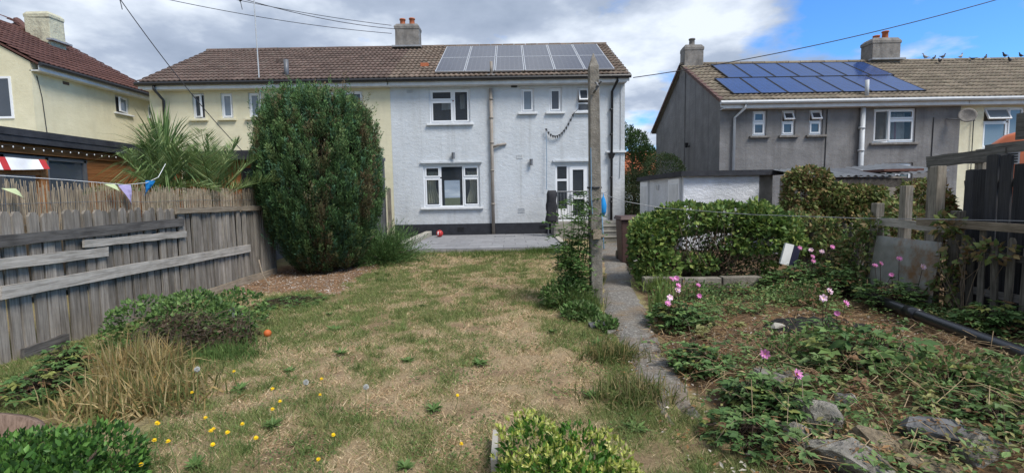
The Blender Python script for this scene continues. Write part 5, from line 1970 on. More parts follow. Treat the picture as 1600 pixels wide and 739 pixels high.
pg = [pigeon_mesh('pigeon'), pigeon_mesh('pigeon_pale')]
RYM = HY + HD / 2
for q, (x_, d, k, rz, lab) in enumerate((
        (15.85, 0, 1, 160, 'pale pigeon leftmost on the ridge of the right roof'), (16.1, 0.1, 0, 20, 'dark pigeon hunched second from left on the ridge'),
        (16.5, 0, 0, 10, 'dark pigeon third from left on the ridge'), (17.2, 0, 1, 15, 'pale breasted pigeon stretching on the ridge'),
        (18.0, 0.15, 0, 30, 'dark pigeon just below the middle of the ridge'), (18.85, 0.05, 0, 190, 'dark pigeon on the ridge right of middle'),
        (19.5, 0, 0, 185, 'large dark pigeon near the right end of the ridge'), (19.7, 0.12, 0, 20, 'dark pigeon rightmost below the ridge'),
        (15.95, .55, 0, 70, 'dark pigeon on the roof tiles below the leftmost birds'), (17.4, 0.3, 0, 120, 'dark pigeon on the tiles below the stretching bird'),
        (18.5, .6, 0, 200, 'dark pigeon low on the tiles near the right edge'))):
    o = link('pigeon', pg[k], None, (x_, RYM - d, HZR + 0.11 - d * math.tan(AN2) + (0.0 if d == 0 else 0.02)), (0, 0, R(rz)))
    sc_ = random.uniform(.56, .72)
    o.scale = (sc_, sc_, sc_ * random.uniform(.8, 1.1))
    o.rotation_euler.y = R(random.uniform(-14, 10))
    tag(o, lab, 'bird', 'pigeons on the right roof')

# ------------------------------------------------------------------ trees and shrubs
def thing_leafmesh(root, part, parts, mat):
    V, F, C = merge(parts)
    return link(part, np_mesh(part, V - np.array(ORG[root.name]), F, mat, C), root)


# conifer
CX, CY, CH = -3.76, 9.7, 3.45
hs_ = np.array([0, .05, .15, .3, .45, .6, .76, .88, .94, .98, 1.0])
rs_ = np.array([.36, .48, .74, 1.0, 1.12, 1.12, 1.04, .9, .74, .48, .1])
tr = thing('conifer_tree', 'big dense dark green conifer clipped to a rounded column beside the fence', 'tree', (CX, CY, 0))
def con_rad(h, t_):
    l1 = fbm(t_ * 2.6 + 10, h * 1.8, 3, 3) - 0.5
    l2 = fbm(t_ * 7 + 3, h * 3.0, 14, 3) - 0.5
    return np.interp(h, hs_, rs_) * (1 + 0.22 * l1 + 0.16 * l2)


parts = []
NP, NL = 3200, 76
hh = rng.uniform(0.03, 1.0, NP) ** 0.9
th = rng.uniform(0, 2 * np.pi, NP)
rad = con_rad(hh, th) * rng.uniform(.88, 1.02, NP)
out = np.stack([np.cos(th), np.sin(th), np.zeros(NP)], 1)
tilt = .28 + .5 * sstep(.3, 0, hh) - .2 * sstep(.8, 1, hh)
ax = unit(out * (tilt * rng.uniform(.4, 1.5, NP))[:, None] + [0, 0, 1] + rng.normal(0, .12, (NP, 3)))
B = np.stack([CX + rad * np.cos(th) + 0.04 - 0.1 * hh, CY + rad * np.sin(th), hh * CH * (1 + 0.07 * (fbm(th * 1.5 + 1, th * 0, 9) - .5)) - .12], 1)
brown = fbm(th * 3.0 + 2, hh * 3, 51, 4) + 0.3 * sstep(.22, .05, hh) + 0.14 * ((th > 4.9) & (hh > .3))
pc = mixcols(NP, [(.045, .088, .032), (.068, .118, .04), (.055, .11, .06), (.105, .145, .055)], [.3, .35, .2, .15])
bm_ = rng.uniform(0, 1, NP) < np.clip((brown - .57) * 4, 0, .8)
pc = np.where(bm_[:, None], mixcols(NP, [(.115, .082, .045), (.09, .078, .04), (.1, .1, .045)]), pc)
plen = rng.uniform(.2, .42, NP) * np.where(rng.uniform(0, 1, NP) < .06, 1.7, 1.0)
for k in range(NL):
    t_ = rng.uniform(0, 1, NP)
    rd = unit(rng.normal(0, 1, (NP, 3)))
    rd = unit(rd - ax * np.sum(rd * ax, 1, keepdims=True))
    w_ = (.07 * (1 - .75 * t_) * rng.uniform(.4, 1, NP))[:, None]
    p = B + ax * (t_ * plen)[:, None] + rd * w_
    Ls = rng.uniform(.03, .064, NP)
    tipc = pc * (.55 + .95 * t_[:, None]) * rng.uniform(.8, 1.2, (NP, 1))  # light green tips; plume bases darkened as painted shade in the gaps
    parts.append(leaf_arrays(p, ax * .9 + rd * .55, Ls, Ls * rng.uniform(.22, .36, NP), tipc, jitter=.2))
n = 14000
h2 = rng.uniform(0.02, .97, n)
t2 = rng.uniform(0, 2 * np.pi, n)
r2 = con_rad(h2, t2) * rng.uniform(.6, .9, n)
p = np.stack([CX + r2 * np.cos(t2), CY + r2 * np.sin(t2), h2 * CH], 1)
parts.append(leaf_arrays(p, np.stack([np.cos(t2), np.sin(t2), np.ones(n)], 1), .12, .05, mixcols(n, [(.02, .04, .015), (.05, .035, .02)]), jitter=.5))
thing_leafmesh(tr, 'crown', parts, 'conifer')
mb = MB()
mb.tube([(CX, CY, -0.1), (CX + .03, CY, 1.2), (CX, CY + .03, 2.6), (CX, CY, 3.3)], .16, .03, 10)
for q in range(26):
    t_ = q * 2.4
    z_ = 0.15 + 0.1 * q
    mb.tube([(CX, CY, z_), (CX + .45 * math.cos(t_), CY + .45 * math.sin(t_), z_ + .12), (CX + 1.0 * math.cos(t_), CY + 1.0 * math.sin(t_), z_ + .55)], .035, .01, 5)
mb.build('trunk', 'bark', tr)

# feathery low bush right of the conifer
jb = thing('juniper_bush', 'low feathery light green bush at the right foot of the conifer', 'bush', (-2.8, 10.5, 0))
parts = []
nf = 1200
a = rng.uniform(0, 2 * np.pi, nf)
e_ = rng.uniform(.12, 1.35, nf)
Lf = rng.uniform(.55, 1.12, nf)
D0 = np.stack([np.cos(a) * np.cos(e_) + .15, np.sin(a) * np.cos(e_), np.sin(e_)], 1)
for s in np.linspace(.25, 1, 14):
    p = np.array([-2.85, 10.5, .02]) + D0 * (Lf * s)[:, None] + np.array([0, 0, -.12]) * (s * s)
    parts.append(leaf_arrays(p, D0 + np.array([0, 0, .15]), .075, .012, mixcols(nf, [(.07, .13, .04), (.1, .17, .055), (.05, .1, .03)]), jitter=.35))
thing_leafmesh(jb, 'foliage', parts, 'conifer')
stems_mb((-2.85, 10.5, 0), [tuple(np.array([-2.85, 10.5, .02]) + D0[i] * Lf[i] * .8) for i in range(30)], .008).build('stems', 'bark', jb)

# bramble heap against the fence
GREENS = [(.1, .175, .045), (.075, .135, .038), (.14, .22, .065), (.055, .1, .03)]
br_ = shrub('bramble_heap', 'heap of brambles with dry brown twigs against the left fence', 'bramble', (-3.5, 4.9, 0),
            [((-3.78, 4.95, .14), (.36, .4, .34)), ((-3.38, 5.0, .18), (.38, .4, .33)), ((-3.05, 5.05, .12), (.26, .3, .25)), ((-3.6, 5.4, .15), (.4, .3, .3)), ((-3.2, 5.6, .15), (.3, .3, .26))],
            5600, .05, .6, GREENS, mat='leaf', stem='twig', nst=70, rs=.006, inner=.7, jitter=.9)
P, d = blob_points([((-3.3, 4.7, .12), (.42, .36, .24)), ((-3.0, 4.9, .1), (.32, .34, .22))], 420, .3)
mb = MB()
for p in P:
    q = Vector(p)
    dd = Vector((random.gauss(0, 1), random.gauss(0, 1), random.gauss(.1, .5))).normalized() * random.uniform(.15, .4)
    mb.tube([q - dd * .5, q + Vector((0, 0, .03)), q + dd * .5], .0026, .0014, 3)
tag(mb.build('dry_twigs', 'bark', br_), kind='stuff')
P, d = blob_points([((-3.25, 4.65, .1), (.45, .36, .22)), ((-2.9, 4.85, .06), (.3, .3, .15))], 900, .3)
V, F, C = leaf_arrays(P, d, .05, .03, mixcols(900, [(.09, .06, .035), (.05, .035, .02), (.06, .08, .025)]), jitter=.7)
link('dead_leaves', np_mesh('dead_leaves', V - np.array(ORG[br_.name]), F, 'leaf', C), br_)

# long dry grass clumps
def grass_clump(name, label, base, n, L, spread, cols, flop=.6, w=.006, group=None, cat='grass'):
    root = thing(name, label, cat, base, group)
    P = np.array(base) + np.stack([rng.normal(0, spread, n), rng.normal(0, spread * .8, n), np.zeros(n)], 1)
    a = rng.uniform(0, 2 * np.pi, n)
    fl_ = np.abs(rng.normal(0, flop, n))
    D = np.stack([np.cos(a) * fl_, np.sin(a) * fl_, np.ones(n)], 1)
    D = unit(D)
    Ln = L * rng.uniform(.5, 1.15, n)
    c = mixcols(n, cols)
    s = unit(np.cross(D, rng.normal(0, 1, (n, 3))))
    W = (w * rng.uniform(.6, 1.3, n))[:, None]
    mid = P + D * Ln[:, None] * .5
    tip = P + D * Ln[:, None] + np.array([0, 0, -1]) * (Ln * fl_ * .35)[:, None] + D * [1, 1, 0] * (Ln * .2)[:, None]
    V = np.stack([P - s * W, P + s * W, mid + s * W * .8, mid - s * W * .8, tip], 1).reshape(-1, 3)
    b = np.arange(n)[:, None] * 5
    F = np.concatenate([b + [0, 1, 2], b + [0, 2, 3], b + [3, 2, 4]], 1).reshape(-1, 3)
    bl_ = link('blades', np_mesh('blades', V - np.array(ORG[root.name]), F, 'grass', np.repeat(c, 5, 0)), root)
    bl_['kind'] = 'stuff'
    return root


STRAWS = [(.34, .25, .11), (.27, .19, .08), (.42, .33, .17), (.2, .17, .07)]
grass_clump('dry_grass', 'tall clump of straw coloured dry grass in front of the bramble heap', (-3.05, 3.85, 0), 1100, .4, .14, STRAWS + [(.15, .16, .055)], .7)
grass_clump('dry_grass', 'flopped greenish dry grass behind the wooden tub', (-2.72, 3.4, 0), 1700, .28, .2, STRAWS + [(.13, .15, .05), (.1, .12, .04)], .9)
grass_clump('grass_tuft', 'dark grass tuft at the right end of the bramble heap', (-2.7, 4.45, 0), 700, .16, .18, [(.07, .125, .035), (.1, .15, .045)], .7, .004)
grass_clump('grass_tuft', 'grass tuft on the lawn edge by the line post', (.85, 6.1, 0), 700, .3, .12, [(.07, .12, .03), (.12, .15, .05)], .5, .004)
grass_clump('grass_tuft', 'dry grass tuft left of the path near the euonymus', (.85, 3.35, 0), 800, .2, .13, [(.12, .14, .05), (.3, .24, .12), (.09, .12, .035)], .7, .004)
grass_clump('grass_tuft', 'long grass tuft beside the middle of the path', (.88, 4.2, 0), 800, .2, .12, [(.1, .13, .045), (.28, .22, .1), (.08, .11, .03)], .7, .004)
grass_clump('grass_tuft', 'grass tuft hanging over the edging under the hedge', (2.15, 7.0, .05), 500, .3, .12, [(.15, .2, .05), (.1, .15, .04)], .8, .004)
grass_clump('grass_tuft', 'grass growing along the front of the patio', (-.4, 11.75, .1), 2600, .11, .8, [(.08, .12, .03), (.06, .1, .025)], .6, .004)
grass_clump('grass_tuft', 'grass growing by the right end of the patio', (.75, 11.6, .1), 1300, .16, .3, [(.08, .12, .03), (.06, .1, .025)], .6, .004)

# shrubs
shrub('box_shrub', 'dark green box shrub in the lower left corner', 'shrub', (-2.3, 2.25, 0),
      [((-2.5, 2.3, .06), (.36, .34, .24)), ((-2.12, 2.3, .1), (.24, .28, .24)), ((-2.75, 2.2, .0), (.35, .35, .2)), ((-2.3, 2.1, .1), (.34, .26, .22)), ((-1.95, 2.15, -.02), (.16, .2, .18))],
      14000, .034, .55, [(.06, .14, .025), (.04, .1, .02), (.1, .2, .04), (.025, .06, .015)], mat='leaf_gloss', inner=.7, upbias=.7)
eu = shrub('variegated_shrub', 'yellow green variegated shrub at the bottom centre', 'shrub', (.2, 2.2, 0),
           [((.08, 2.3, .1), (.17, .2, .25)), ((.3, 2.3, .1), (.2, .2, .22)), ((.46, 2.2, .04), (.14, .18, .15)), ((.0, 2.15, .0), (.13, .18, .16)), ((.22, 2.1, .08), (.22, .18, .2))],
           4200, .034, .5, [(.06, .15, .02), (.1, .21, .03), (.04, .1, .015)], mat='leaf_gloss', inner=.6, upbias=.6)
P, d = blob_points([((.06, 2.28, .13), (.17, .18, .26)), ((.4, 2.28, .08), (.2, .18, .2)), ((.5, 2.15, .04), (.14, .18, .14)), ((-.02, 2.1, .0), (.14, .18, .17)), ((.18, 2.12, .1), (.2, .18, .18))], 700, .92)
parts = []
for k in range(7):
    parts.append(leaf_arrays(P + rng.normal(0, .006, (700, 3)), d * .5 + [0, 0, .8], .032, .014, mixcols(700, [(.4, .42, .1), (.48, .47, .18), (.26, .33, .06)]), jitter=.7))
thing_leafmesh(eu, 'yellow_shoots', parts, 'leaf')

# sapling beside the post
sa = thing('sapling', 'leafy ash like sapling growing on the left of the line post', 'sapling', (.86, 6.5, 0))
parts = []
mb = MB()
for q in range(16):
    b = Vector((.86 + random.uniform(-.12, .12), 6.5 + random.uniform(-.12, .12), 0))
    tz_ = random.uniform(.55, 1.5) if q > 3 else random.uniform(1.2, 1.55)
    t_ = b + Vector((random.uniform(-.25, .22), random.uniform(-.25, .2), tz_))
    m_ = b.lerp(t_, .5) + Vector((random.uniform(-.05, .05), 0, .05))
    mb.tube([b, m_, t_], .008, .004, 5)
    for s in np.linspace(.12, 1, 9):
        p0 = b.lerp(m_, s * 2) if s < .5 else m_.lerp(t_, s * 2 - 1)
        for _ in range(2):
            az = random.uniform(0, 6.28)
            dl = np.array([math.cos(az), math.sin(az), random.uniform(-.1, .5)])
            dl /= np.linalg.norm(dl)
            rl_ = random.uniform(.16, .28)
            k = np.linspace(.25, 1, 5)
            side = np.cross(dl, [0, 0, 1])
            for sg in (-1, 1):
                pp_ = np.array(p0) + dl * (k * rl_)[:, None] + np.array([0, 0, -.06]) * (k ** 2)[:, None]
                parts.append(leaf_arrays(pp_, np.tile(dl * .6 + side * sg * .8, (5, 1)), .075, .032, mixcols(5, [(.09, .165, .045), (.125, .21, .065), (.065, .125, .04)]), jitter=.2, up=(0, 0, 1)))
thing_leafmesh(sa, 'foliage', parts, 'leaf')
mb.build('stems', 'stem_green', sa)
shrub('weed_clump', 'low leafy weeds round the foot of the line post', 'weeds', (.75, 6.1, 0), [((.7, 6.3, .12), (.35, .3, .22)), ((.8, 5.7, .06), (.22, .3, .1)), ((1.0, 5.2, .04), (.12, .25, .07))],
      2600, .06, .55, [(.08, .15, .04), (.06, .11, .03), (.13, .18, .07)], nst=20, rs=.004, stem='stem_green')

# hedge with creepers
hg_ = shrub('vine_hedge', 'wide hedge overgrown with bright green creepers in front of the white shed', 'hedge', (3.1, 7.85, 0),
            [((2.35, 7.85, .5), (.45, .45, .55)), ((2.9, 7.9, .6), (.55, .5, .6)), ((3.5, 7.9, .62), (.55, .5, .6)), ((4.0, 7.85, .56), (.4, .45, .56)), ((2.25, 7.75, .35), (.42, .4, .4))],
            4600, .06, .6, [(.06, .1, .032), (.042, .075, .025), (.085, .13, .042), (.13, .085, .05)], w=[.4, .3, .18, .12], nst=170, rs=.008, inner=.35, jitter=1.0)
P, d = blob_points([((2.3, 7.85, .84), (.38, .42, .28)), ((2.85, 7.9, 1.04), (.45, .45, .24)), ((3.5, 7.9, 1.06), (.5, .45, .22)), ((4.0, 7.85, .98), (.36, .42, .24)), ((2.12, 7.6, .55), (.26, .32, .5)), ((2.3, 7.5, .3), (.3, .25, .3)), ((3.85, 7.55, .8), (.4, .2, .3))], 5200, .8)
V, F, C = leaf_arrays(P, d + [0, 0, -.1], .09, .065, mixcols(5200, [(.14, .215, .05), (.1, .17, .045), (.2, .25, .065), (.075, .13, .04)]), jitter=.6)
link('creeper', np_mesh('creeper', V - np.array(ORG[hg_.name]), F, 'leaf', C), hg_)
P, d = blob_points([((2.15 + .19 * q + random.uniform(-.06, .06), 7.75 + random.uniform(-.25, .1), random.choice([.35, .7, 1.0, 1.14]) + random.uniform(-.1, .06)), (random.uniform(.1, .22),) * 2 + (random.uniform(.08, .2),)) for q in range(13)] + [((1.98, 7.55, .8), (.16, .2, .3)), ((4.35, 7.6, .75), (.2, .2, .35))], 2600, .5)
V, F, C = leaf_arrays(P, d + [0, 0, .2], .08, .055, mixcols(2600, [(.15, .225, .055), (.11, .18, .05), (.22, .26, .07), (.08, .14, .04)]), jitter=.8)
link('loose_shoots', np_mesh('loose_shoots', V - np.array(ORG[hg_.name]), F, 'leaf', C), hg_)
mb = MB()
P, d = blob_points([((3.0, 7.65, .5), (.8, .25, .5))], 160, .5)
for p in P:
    q = Vector(p)
    mb.tube([q, q + Vector((random.uniform(-.15, .15), random.uniform(-.1, .1), random.uniform(.15, .4)))], .006, .003, 4)
tag(mb.build('bare_twigs', 'bark', hg_), kind='stuff')

AUT = [(.12, .155, .045), (.18, .215, .07), (.24, .18, .08), (.085, .12, .04), (.17, .11, .055)]
shrub('creeper_mass', 'yellowing creeper hanging over the left end of the lean-to', 'creeper', (5.75, 9.7, -.3),
      [((5.75, 9.7, 1.1), (.36, .35, .7)), ((5.9, 9.75, 1.72), (.42, .35, .2)), ((5.55, 9.6, .75), (.25, .28, .6)), ((6.1, 9.6, .85), (.22, .25, .6))], 6500, .085, .65, AUT, nst=30, inner=.7, upbias=-.5)
shrub('creeper_mass', 'green creeper curtain under the corrugated sheet roof', 'creeper', (6.7, 9.5, -.3),
      [((6.6, 9.5, .95), (.42, .22, .5)), ((7.0, 9.5, 1.0), (.4, .22, .48)), ((6.8, 9.5, 1.38), (.55, .22, .16)), ((6.3, 9.5, 1.35), (.3, .22, .25))], 5200, .085, .65, AUT[:4], nst=24, inner=.7, upbias=-.5)
shrub('creeper_mass', 'creeper with russet leaves behind the tall fence posts', 'creeper', (7.2, 8.2, -.3),
      [((7.05, 8.2, 1.05), (.35, .25, .55)), ((7.3, 8.3, .8), (.3, .3, .5))], 2600, .08, .65, AUT, nst=16, inner=.6, upbias=-.4)
shrub('creeper_mass', 'yellow green creeper climbing the dark pickets at the right', 'creeper', (4.98, 5.3, 0),
      [((4.98, 5.45, .75), (.08, .12, .4)), ((4.98, 5.05, .8), (.08, .28, .1)), ((4.95, 5.5, .35), (.1, .14, .3)), ((4.95, 5.55, 1.05), (.08, .12, .12))], 420, .085, .62, AUT, nst=16, rs=.005, inner=.4, upbias=-.2, stem='twig')
shrub('creeper_mass', 'green creeper spilling over the left end of the picket fence', 'creeper', (5.0, 8.0, 0),
      [((5.0, 8.2, .7), (.12, .4, .35)), ((4.98, 7.7, .85), (.12, .3, .18)), ((5.05, 8.6, .8), (.15, .35, .35))], 1700, .08, .62, AUT[:4], nst=18, rs=.005, inner=.4, upbias=-.2, stem='twig')
shrub('creeper_mass', 'leafy creeper hanging between the two tall pale fence posts', 'creeper', (5.5, 6.6, 0),
      [((5.5, 6.7, .95), (.18, .3, .3)), ((5.6, 7.1, 1.0), (.2, .3, .35))], 900, .08, .62, AUT, nst=12, rs=.005, inner=.4, upbias=-.3, stem='twig')
shrub('creeper_mass', 'bramble and creeper thicket on the pickets left of the metal sheet', 'creeper', (4.95, 7.0, 0),
      [((4.95, 7.0, .55), (.2, .35, .4)), ((4.98, 6.75, .95), (.14, .22, .2)), ((4.9, 7.4, .5), (.22, .35, .35))], 1500, .075, .6, AUT[:4] + [(.1, .17, .05)], nst=26, rs=.005, inner=.3, upbias=-.1, stem='twig')
shrub('creeper_mass', 'creeper strands hanging from the right end of the lean-to roof', 'creeper', (8.0, 9.5, -.5),
      [((7.9, 9.5, 1.35), (.4, .2, .3)), ((8.3, 9.5, .9), (.25, .2, .6))], 1500, .085, .62, AUT, nst=14, rs=.006, inner=.4, upbias=-.4, stem='twig')
shrub('topiary_bush', 'round clipped bush behind the white shed roof', 'bush', (4.78, 15.75, -.2), [((4.85, 15.75, 2.0), (.68, .6, .75)), ((5.1, 15.75, 1.9), (.55, .5, .8)), ((4.9, 15.75, 1.0), (.6, .5, 1.0))], 12000, .055, .5,
      [(.03, .055, .018), (.045, .075, .025), (.06, .07, .03)], nst=10, inner=.75)
shrub('evergreen_shrub', 'dark evergreen shrub against the side of the pale grey house', 'shrub', (4.15, 17.6, 0), [((4.3, 17.5, .9), (.45, .5, .9)), ((4.55, 18.2, 1.3), (.6, .6, 1.1))], 7000, .08, .4,
      [(.03, .05, .018), (.045, .065, .025), (.06, .06, .03)], nst=12, inner=.6)
ft = thing('evergreen_tree', 'bushy green tree standing behind the right corner of the pale grey house', 'tree', (6.0, 24, -.8))
shrub('x', '', '', (6.0, 24, -.8), [((5.9, 24, 3.1), (.95, 1.0, 1.5)), ((6.6, 24, 2.9), (.7, .8, .9)), ((5.6, 24.2, 4.0), (.7, .7, .9)), ((6.2, 24, 3.9), (.5, .6, .6)), ((6.8, 24.3, 3.3), (.45, .5, .5)), ((5.9, 24, 1.6), (.8, .8, .8))],
      11000, .13, .4, [(.045, .085, .025), (.065, .115, .035), (.03, .06, .02)], nst=0, inner=.55, parent=ft, part='crown', upbias=.4)
mb = MB()
mb.tube([(6.0, 24, -1), (6.05, 24, 1.2), (5.9, 24, 3.8)], .16, .03, 8)
for q in range(14):
    mb.tube([(6, 24, .8 + q * .2), (6 + math.cos(q * 2.4) * .7, 24 + math.sin(q * 2.4) * .6, 1.3 + q * .24)], .03, .008, 5)
mb.build('trunk', 'bark', ft)
for q, (x_, y_, lab) in enumerate(((10.4, 38, 'rounded grey green shrub in front of the far white house'), (9.0, 34, 'low pale shrub beyond the evergreen tree'))):
    shrub('far_shrub', lab, 'shrub', (x_, y_, -1), [((x_, y_, -.1), (1.2, 1, 1.1)), ((x_ - .6, y_, -.3), (.8, .7, .8))], 3500, .16, .5, [(.07, .11, .04), (.1, .14, .06), (.05, .08, .03)], nst=6)

# palms behind the fence
def palm(name, label, base, top, n, Lr, seed, up0=.2):
    r = random.Random(seed)
    root = thing(name, label, 'palm', base)
    mb = MB()
    mb.tube([base, top], .1, .08, 9)
    mb.build('trunk', 'bark', root)
    for q in range(n):
        az = q * 2.39996 + r.uniform(-.25, .25)
        el = up0 + (1.45 - up0) * (1 - q / n) + r.uniform(-.15, .15)
        L = Lr * r.uniform(.8, 1.15)
        d = np.array([math.cos(az) * math.cos(el), math.sin(az) * math.cos(el), math.sin(el)])
        s = np.linspace(0, 1, 12)
        droop = .5 * L * (1 - el / 1.7)
        C = np.array(top) + d * (s * L)[:, None] + np.array([0, 0, -1]) * (droop * s ** 2.2)[:, None]
        fm = MB()
        fm.tube([tuple(c) for c in C], .012, .003, 4)
        k = np.linspace(.16, .99, 52)
        pts = np.stack([np.interp(k, s, C[:, j]) for j in range(3)], 1)
        tg = unit(np.gradient(pts, axis=0))
        side = unit(np.cross(tg, [0, 0, 1.0]))
        nrm = np.cross(side, tg)
        ps = []
        for sg in (-1, 1):
            Ll = .42 * L * np.sin(np.pi * np.clip(k * .92 + .1, 0, 1)) ** .6 * .75
            ps.append(leaf_arrays(pts, tg * .75 + side * sg * .75 + nrm * .28, Ll, .015, mixcols(52, [(.13, .2, .07), (.18, .26, .1), (.26, .32, .14)]), fold=.3, jitter=.09, up=(0, 0, 1)))
        V, F, Cc = merge(ps)
        f = link('frond', np_mesh('frond', V - np.array(ORG[root.name]), F, 'leaf', Cc), root)
        fm.build('rib', 'stem_green', f)
    return root


def cordyline(label, base, top, n, L, seed):
    root = thing('cordyline_palm', label, 'palm', base)
    mb = MB()
    mb.tube([base, top], .09, .07, 9)
    mb.build('trunk', 'bark', root)
    a = rng.uniform(0, 2 * np.pi, n)
    el = rng.uniform(-.35, 1.5, n)
    D = np.stack([np.cos(a) * np.cos(el), np.sin(a) * np.cos(el), np.sin(el)], 1)
    Ln = L * rng.uniform(.75, 1.1, n)
    s = unit(np.cross(D, [0, 0, 1.0]) + 1e-4)
    W = .013
    P = np.array(top) + D * .03 + rng.normal(0, .03, (n, 3))
    c = mixcols(n, [(.13, .2, .07), (.18, .26, .1), (.26, .33, .15), (.09, .14, .05)])
    rows = []
    for t_, w_ in ((0, .6), (.35, 1.0), (.7, .8), (1.0, .05)):
        q = P + D * (Ln * t_)[:, None] + np.array([0, 0, -1]) * (Ln * .42 * np.cos(el) * t_ ** 2.4)[:, None]
        rows += [q - s * W * w_, q + s * W * w_]
    V = np.stack(rows, 1).reshape(-1, 3)
    b = np.arange(n)[:, None] * 8
    F = np.concatenate([b + [i, i + 1, i + 3, i + 2] for i in (0, 2, 4)], 1).reshape(-1, 4)
    link('leaves', np_mesh('leaves', V - np.array(ORG[root.name]), F, 'leaf', np.repeat(c, 8, 0)), root)
    return root


cordyline('spiky cordyline palm with long arching leaves behind the reed screen', (-5.85, 8.3, 0), (-5.85, 8.3, 2.15), 300, 1.0, 4)
palm('date_palm', 'feathery palm fronds beside the conifer behind the reed screen', (-5.25, 8.6, 0), (-5.25, 8.6, 1.4), 16, 1.5, 8, .35)
palm('date_palm', 'arching palm fronds below the spiky cordyline behind the reed screen', (-5.7, 7.9, 0), (-5.7, 7.9, 1.55), 15, 1.2, 12, .3)

# ------------------------------------------------------------------ flowers and weeds
def flower_mesh(r, petals, mat, cup=.3, cen='petal_yellow'):
    mb = MB()
    for ring, (k, cp) in enumerate(((1, cup), (.75, cup + .35))):
        for i in range(petals):
            t_ = 2 * math.pi * (i + .5 * ring) / petals
            c_, s_ = math.cos(t_), math.sin(t_)
            w = r * k * 2.2 / petals
            V = []
            for u, ww in ((.12, .3), (.55, 1.0), (.9, .8), (1.0, .25)):
                for sg in (-1, 1):
                    V.append((c_ * u * r * k - s_ * sg * w * ww * .8, s_ * u * r * k + c_ * sg * w * ww * .8, cp * r * u ** 1.5 + .004 * ring))
            mb.add(V, [(0, 1, 3, 2), (2, 3, 5, 4), (4, 5, 7, 6)])
    mb.mat = 1
    mb.lathe([(r * .2, 0), (r * .2, r * .12), (r * .08, r * .2)], (0, 0, 0), 8)
    return mb.mesh('flower', [mat, cen])


FM = [flower_mesh(.034, 7, 'petal_pink'), flower_mesh(.037, 6, 'petal_pale', .15), flower_mesh(.028, 8, 'petal_pink', .6)]


def anemone(label, base, nleaf, spread, H_, flowers, group='pink flowering anemones', leafL=.085):
    base = (base[0], base[1], float(gz(base[0], base[1])))
    root = thing('anemone_plant', label, 'flower', base, group)
    n = nleaf
    a = rng.uniform(0, 2 * np.pi, n)
    rr = spread * np.sqrt(rng.uniform(0, 1, n))
    hz = H_ * rng.uniform(.25, .85, n) * (1 - .5 * (rr / spread) ** 2)
    P = np.array(base) + np.stack([np.cos(a) * rr, np.sin(a) * rr, hz], 1)
    parts = []
    a0 = a + rng.normal(0, .6, n)
    lc = mixcols(n, [(.08, .145, .045), (.06, .115, .035), (.115, .18, .055), (.19, .21, .06), (.17, .1, .05)], [.36, .3, .2, .09, .05])
    ll = leafL * rng.uniform(.5, 1.2, n)
    dz = rng.uniform(-.5, .35, n)
    for k, f_ in ((-1.5, .6), (-.75, .85), (0, 1), (.75, .85), (1.5, .6)):
        az = a0 + k
        D = np.stack([np.cos(az), np.sin(az), dz * math.cos(k)], 1)
        parts.append(leaf_arrays(P, D, ll * f_, ll * .42, lc * rng.uniform(.85, 1.15, (n, 1)), jitter=.1, up=(0, 0, 1), fold=.18))
    thing_leafmesh(root, 'leaves', parts, 'leaf')
    mb = MB()
    for i in range(0, n, max(1, n // 60)):
        p = Vector(P[i])
        b = Vector(base) + Vector((random.uniform(-.5, .5) * spread, random.uniform(-.5, .5) * spread, -.02))
        mb.tube([b, b.lerp(p, .6) + Vector((0, 0, .05)), p], .004, .0025, 4)
    mb.build('stems', 'stem_dark', root)
    for q, (dx, dy, dz, k) in enumerate(flowers):
        p = Vector(base) + Vector((dx, dy, dz))
        b = Vector(base) + Vector((dx * .5, dy * .5, 0))
        m = MB()
        m.tube([b, b.lerp(p, .6) + Vector((random.uniform(-.03, .03), 0, 0)), p], .004, .003, 5)
        st = m.build('flower_stalk', 'stem_dark', root)
        link('flower', FM[k], st, p, (R(random.uniform(20, 75)), R(random.uniform(-30, 30)), R(random.uniform(-40, 40))))
    return root


anemone('clump of bright pink anemones at the right edge of the path', (1.78, 5.15), 260, .33, .38, [(-.2, -.25, .33, 0), (-.13, -.1, .36, 1), (.02, .1, .4, 1), (.2, -.05, .36, 2), (-.02, .2, .5, 0), (.06, .25, .5, 0), (.03, .12, .44, 0), (.28, .2, .42, 2)])
anemone('anemone with three pale pink flowers behind the burnt patch', (2.9, 4.45), 46, .2, .36, [(-.02, .0, .46, 1), (.1, .1, .5, 1), (.2, .02, .4, 0), (.15, .05, .3, 2)])
anemone('single pink anemone over the dark leaves near the stone pile', (1.7, 2.98), 150, .25, .26, [(.05, -.05, .32, 0)])
anemone('pink anemone leaning beside the grey mossy stone', (1.62, 3.2), 110, .2, .26, [(.1, .05, .34, 0)])
anemone('clump of pink anemones between the hedge and picket fence', (4.3, 7.0), 260, .4, .55, [(-.08, .1, .62, 0), (.05, .0, .5, 0), (.12, .15, .58, 1), (.25, .1, .56, 1), (.0, -.1, .45, 0), (.2, -.2, .66, 0)])
anemone('anemones with small pink flowers in front of the metal sheet', (4.55, 5.75), 220, .34, .5, [(-.05, .15, .55, 0), (.1, .05, .62, 0), (-.1, -.1, .45, 2), (.22, -.15, .55, 1), (.0, .3, .5, 0)])
anemone('leafy anemone without flowers to the left of the metal sheet', (4.5, 6.7), 240, .38, .55, [])
G2 = 'broad leaved plants in the right bed'
anemone('tall dark stemmed plant with broad lobed leaves by the lower right', (2.6, 3.7), 46, .3, .5, [], G2, .13)
anemone('broad leaved plant in front of the middle of the drain pipe', (2.95, 3.75), 40, .25, .48, [], G2, .13)
anemone('broad leaved plant with upright stems near the drain pipe end', (2.95, 3.2), 36, .2, .34, [], G2, .12)
anemone('leafy plant against the pickets at the far right', (4.78, 4.75), 200, .3, .4, [], G2, .09)
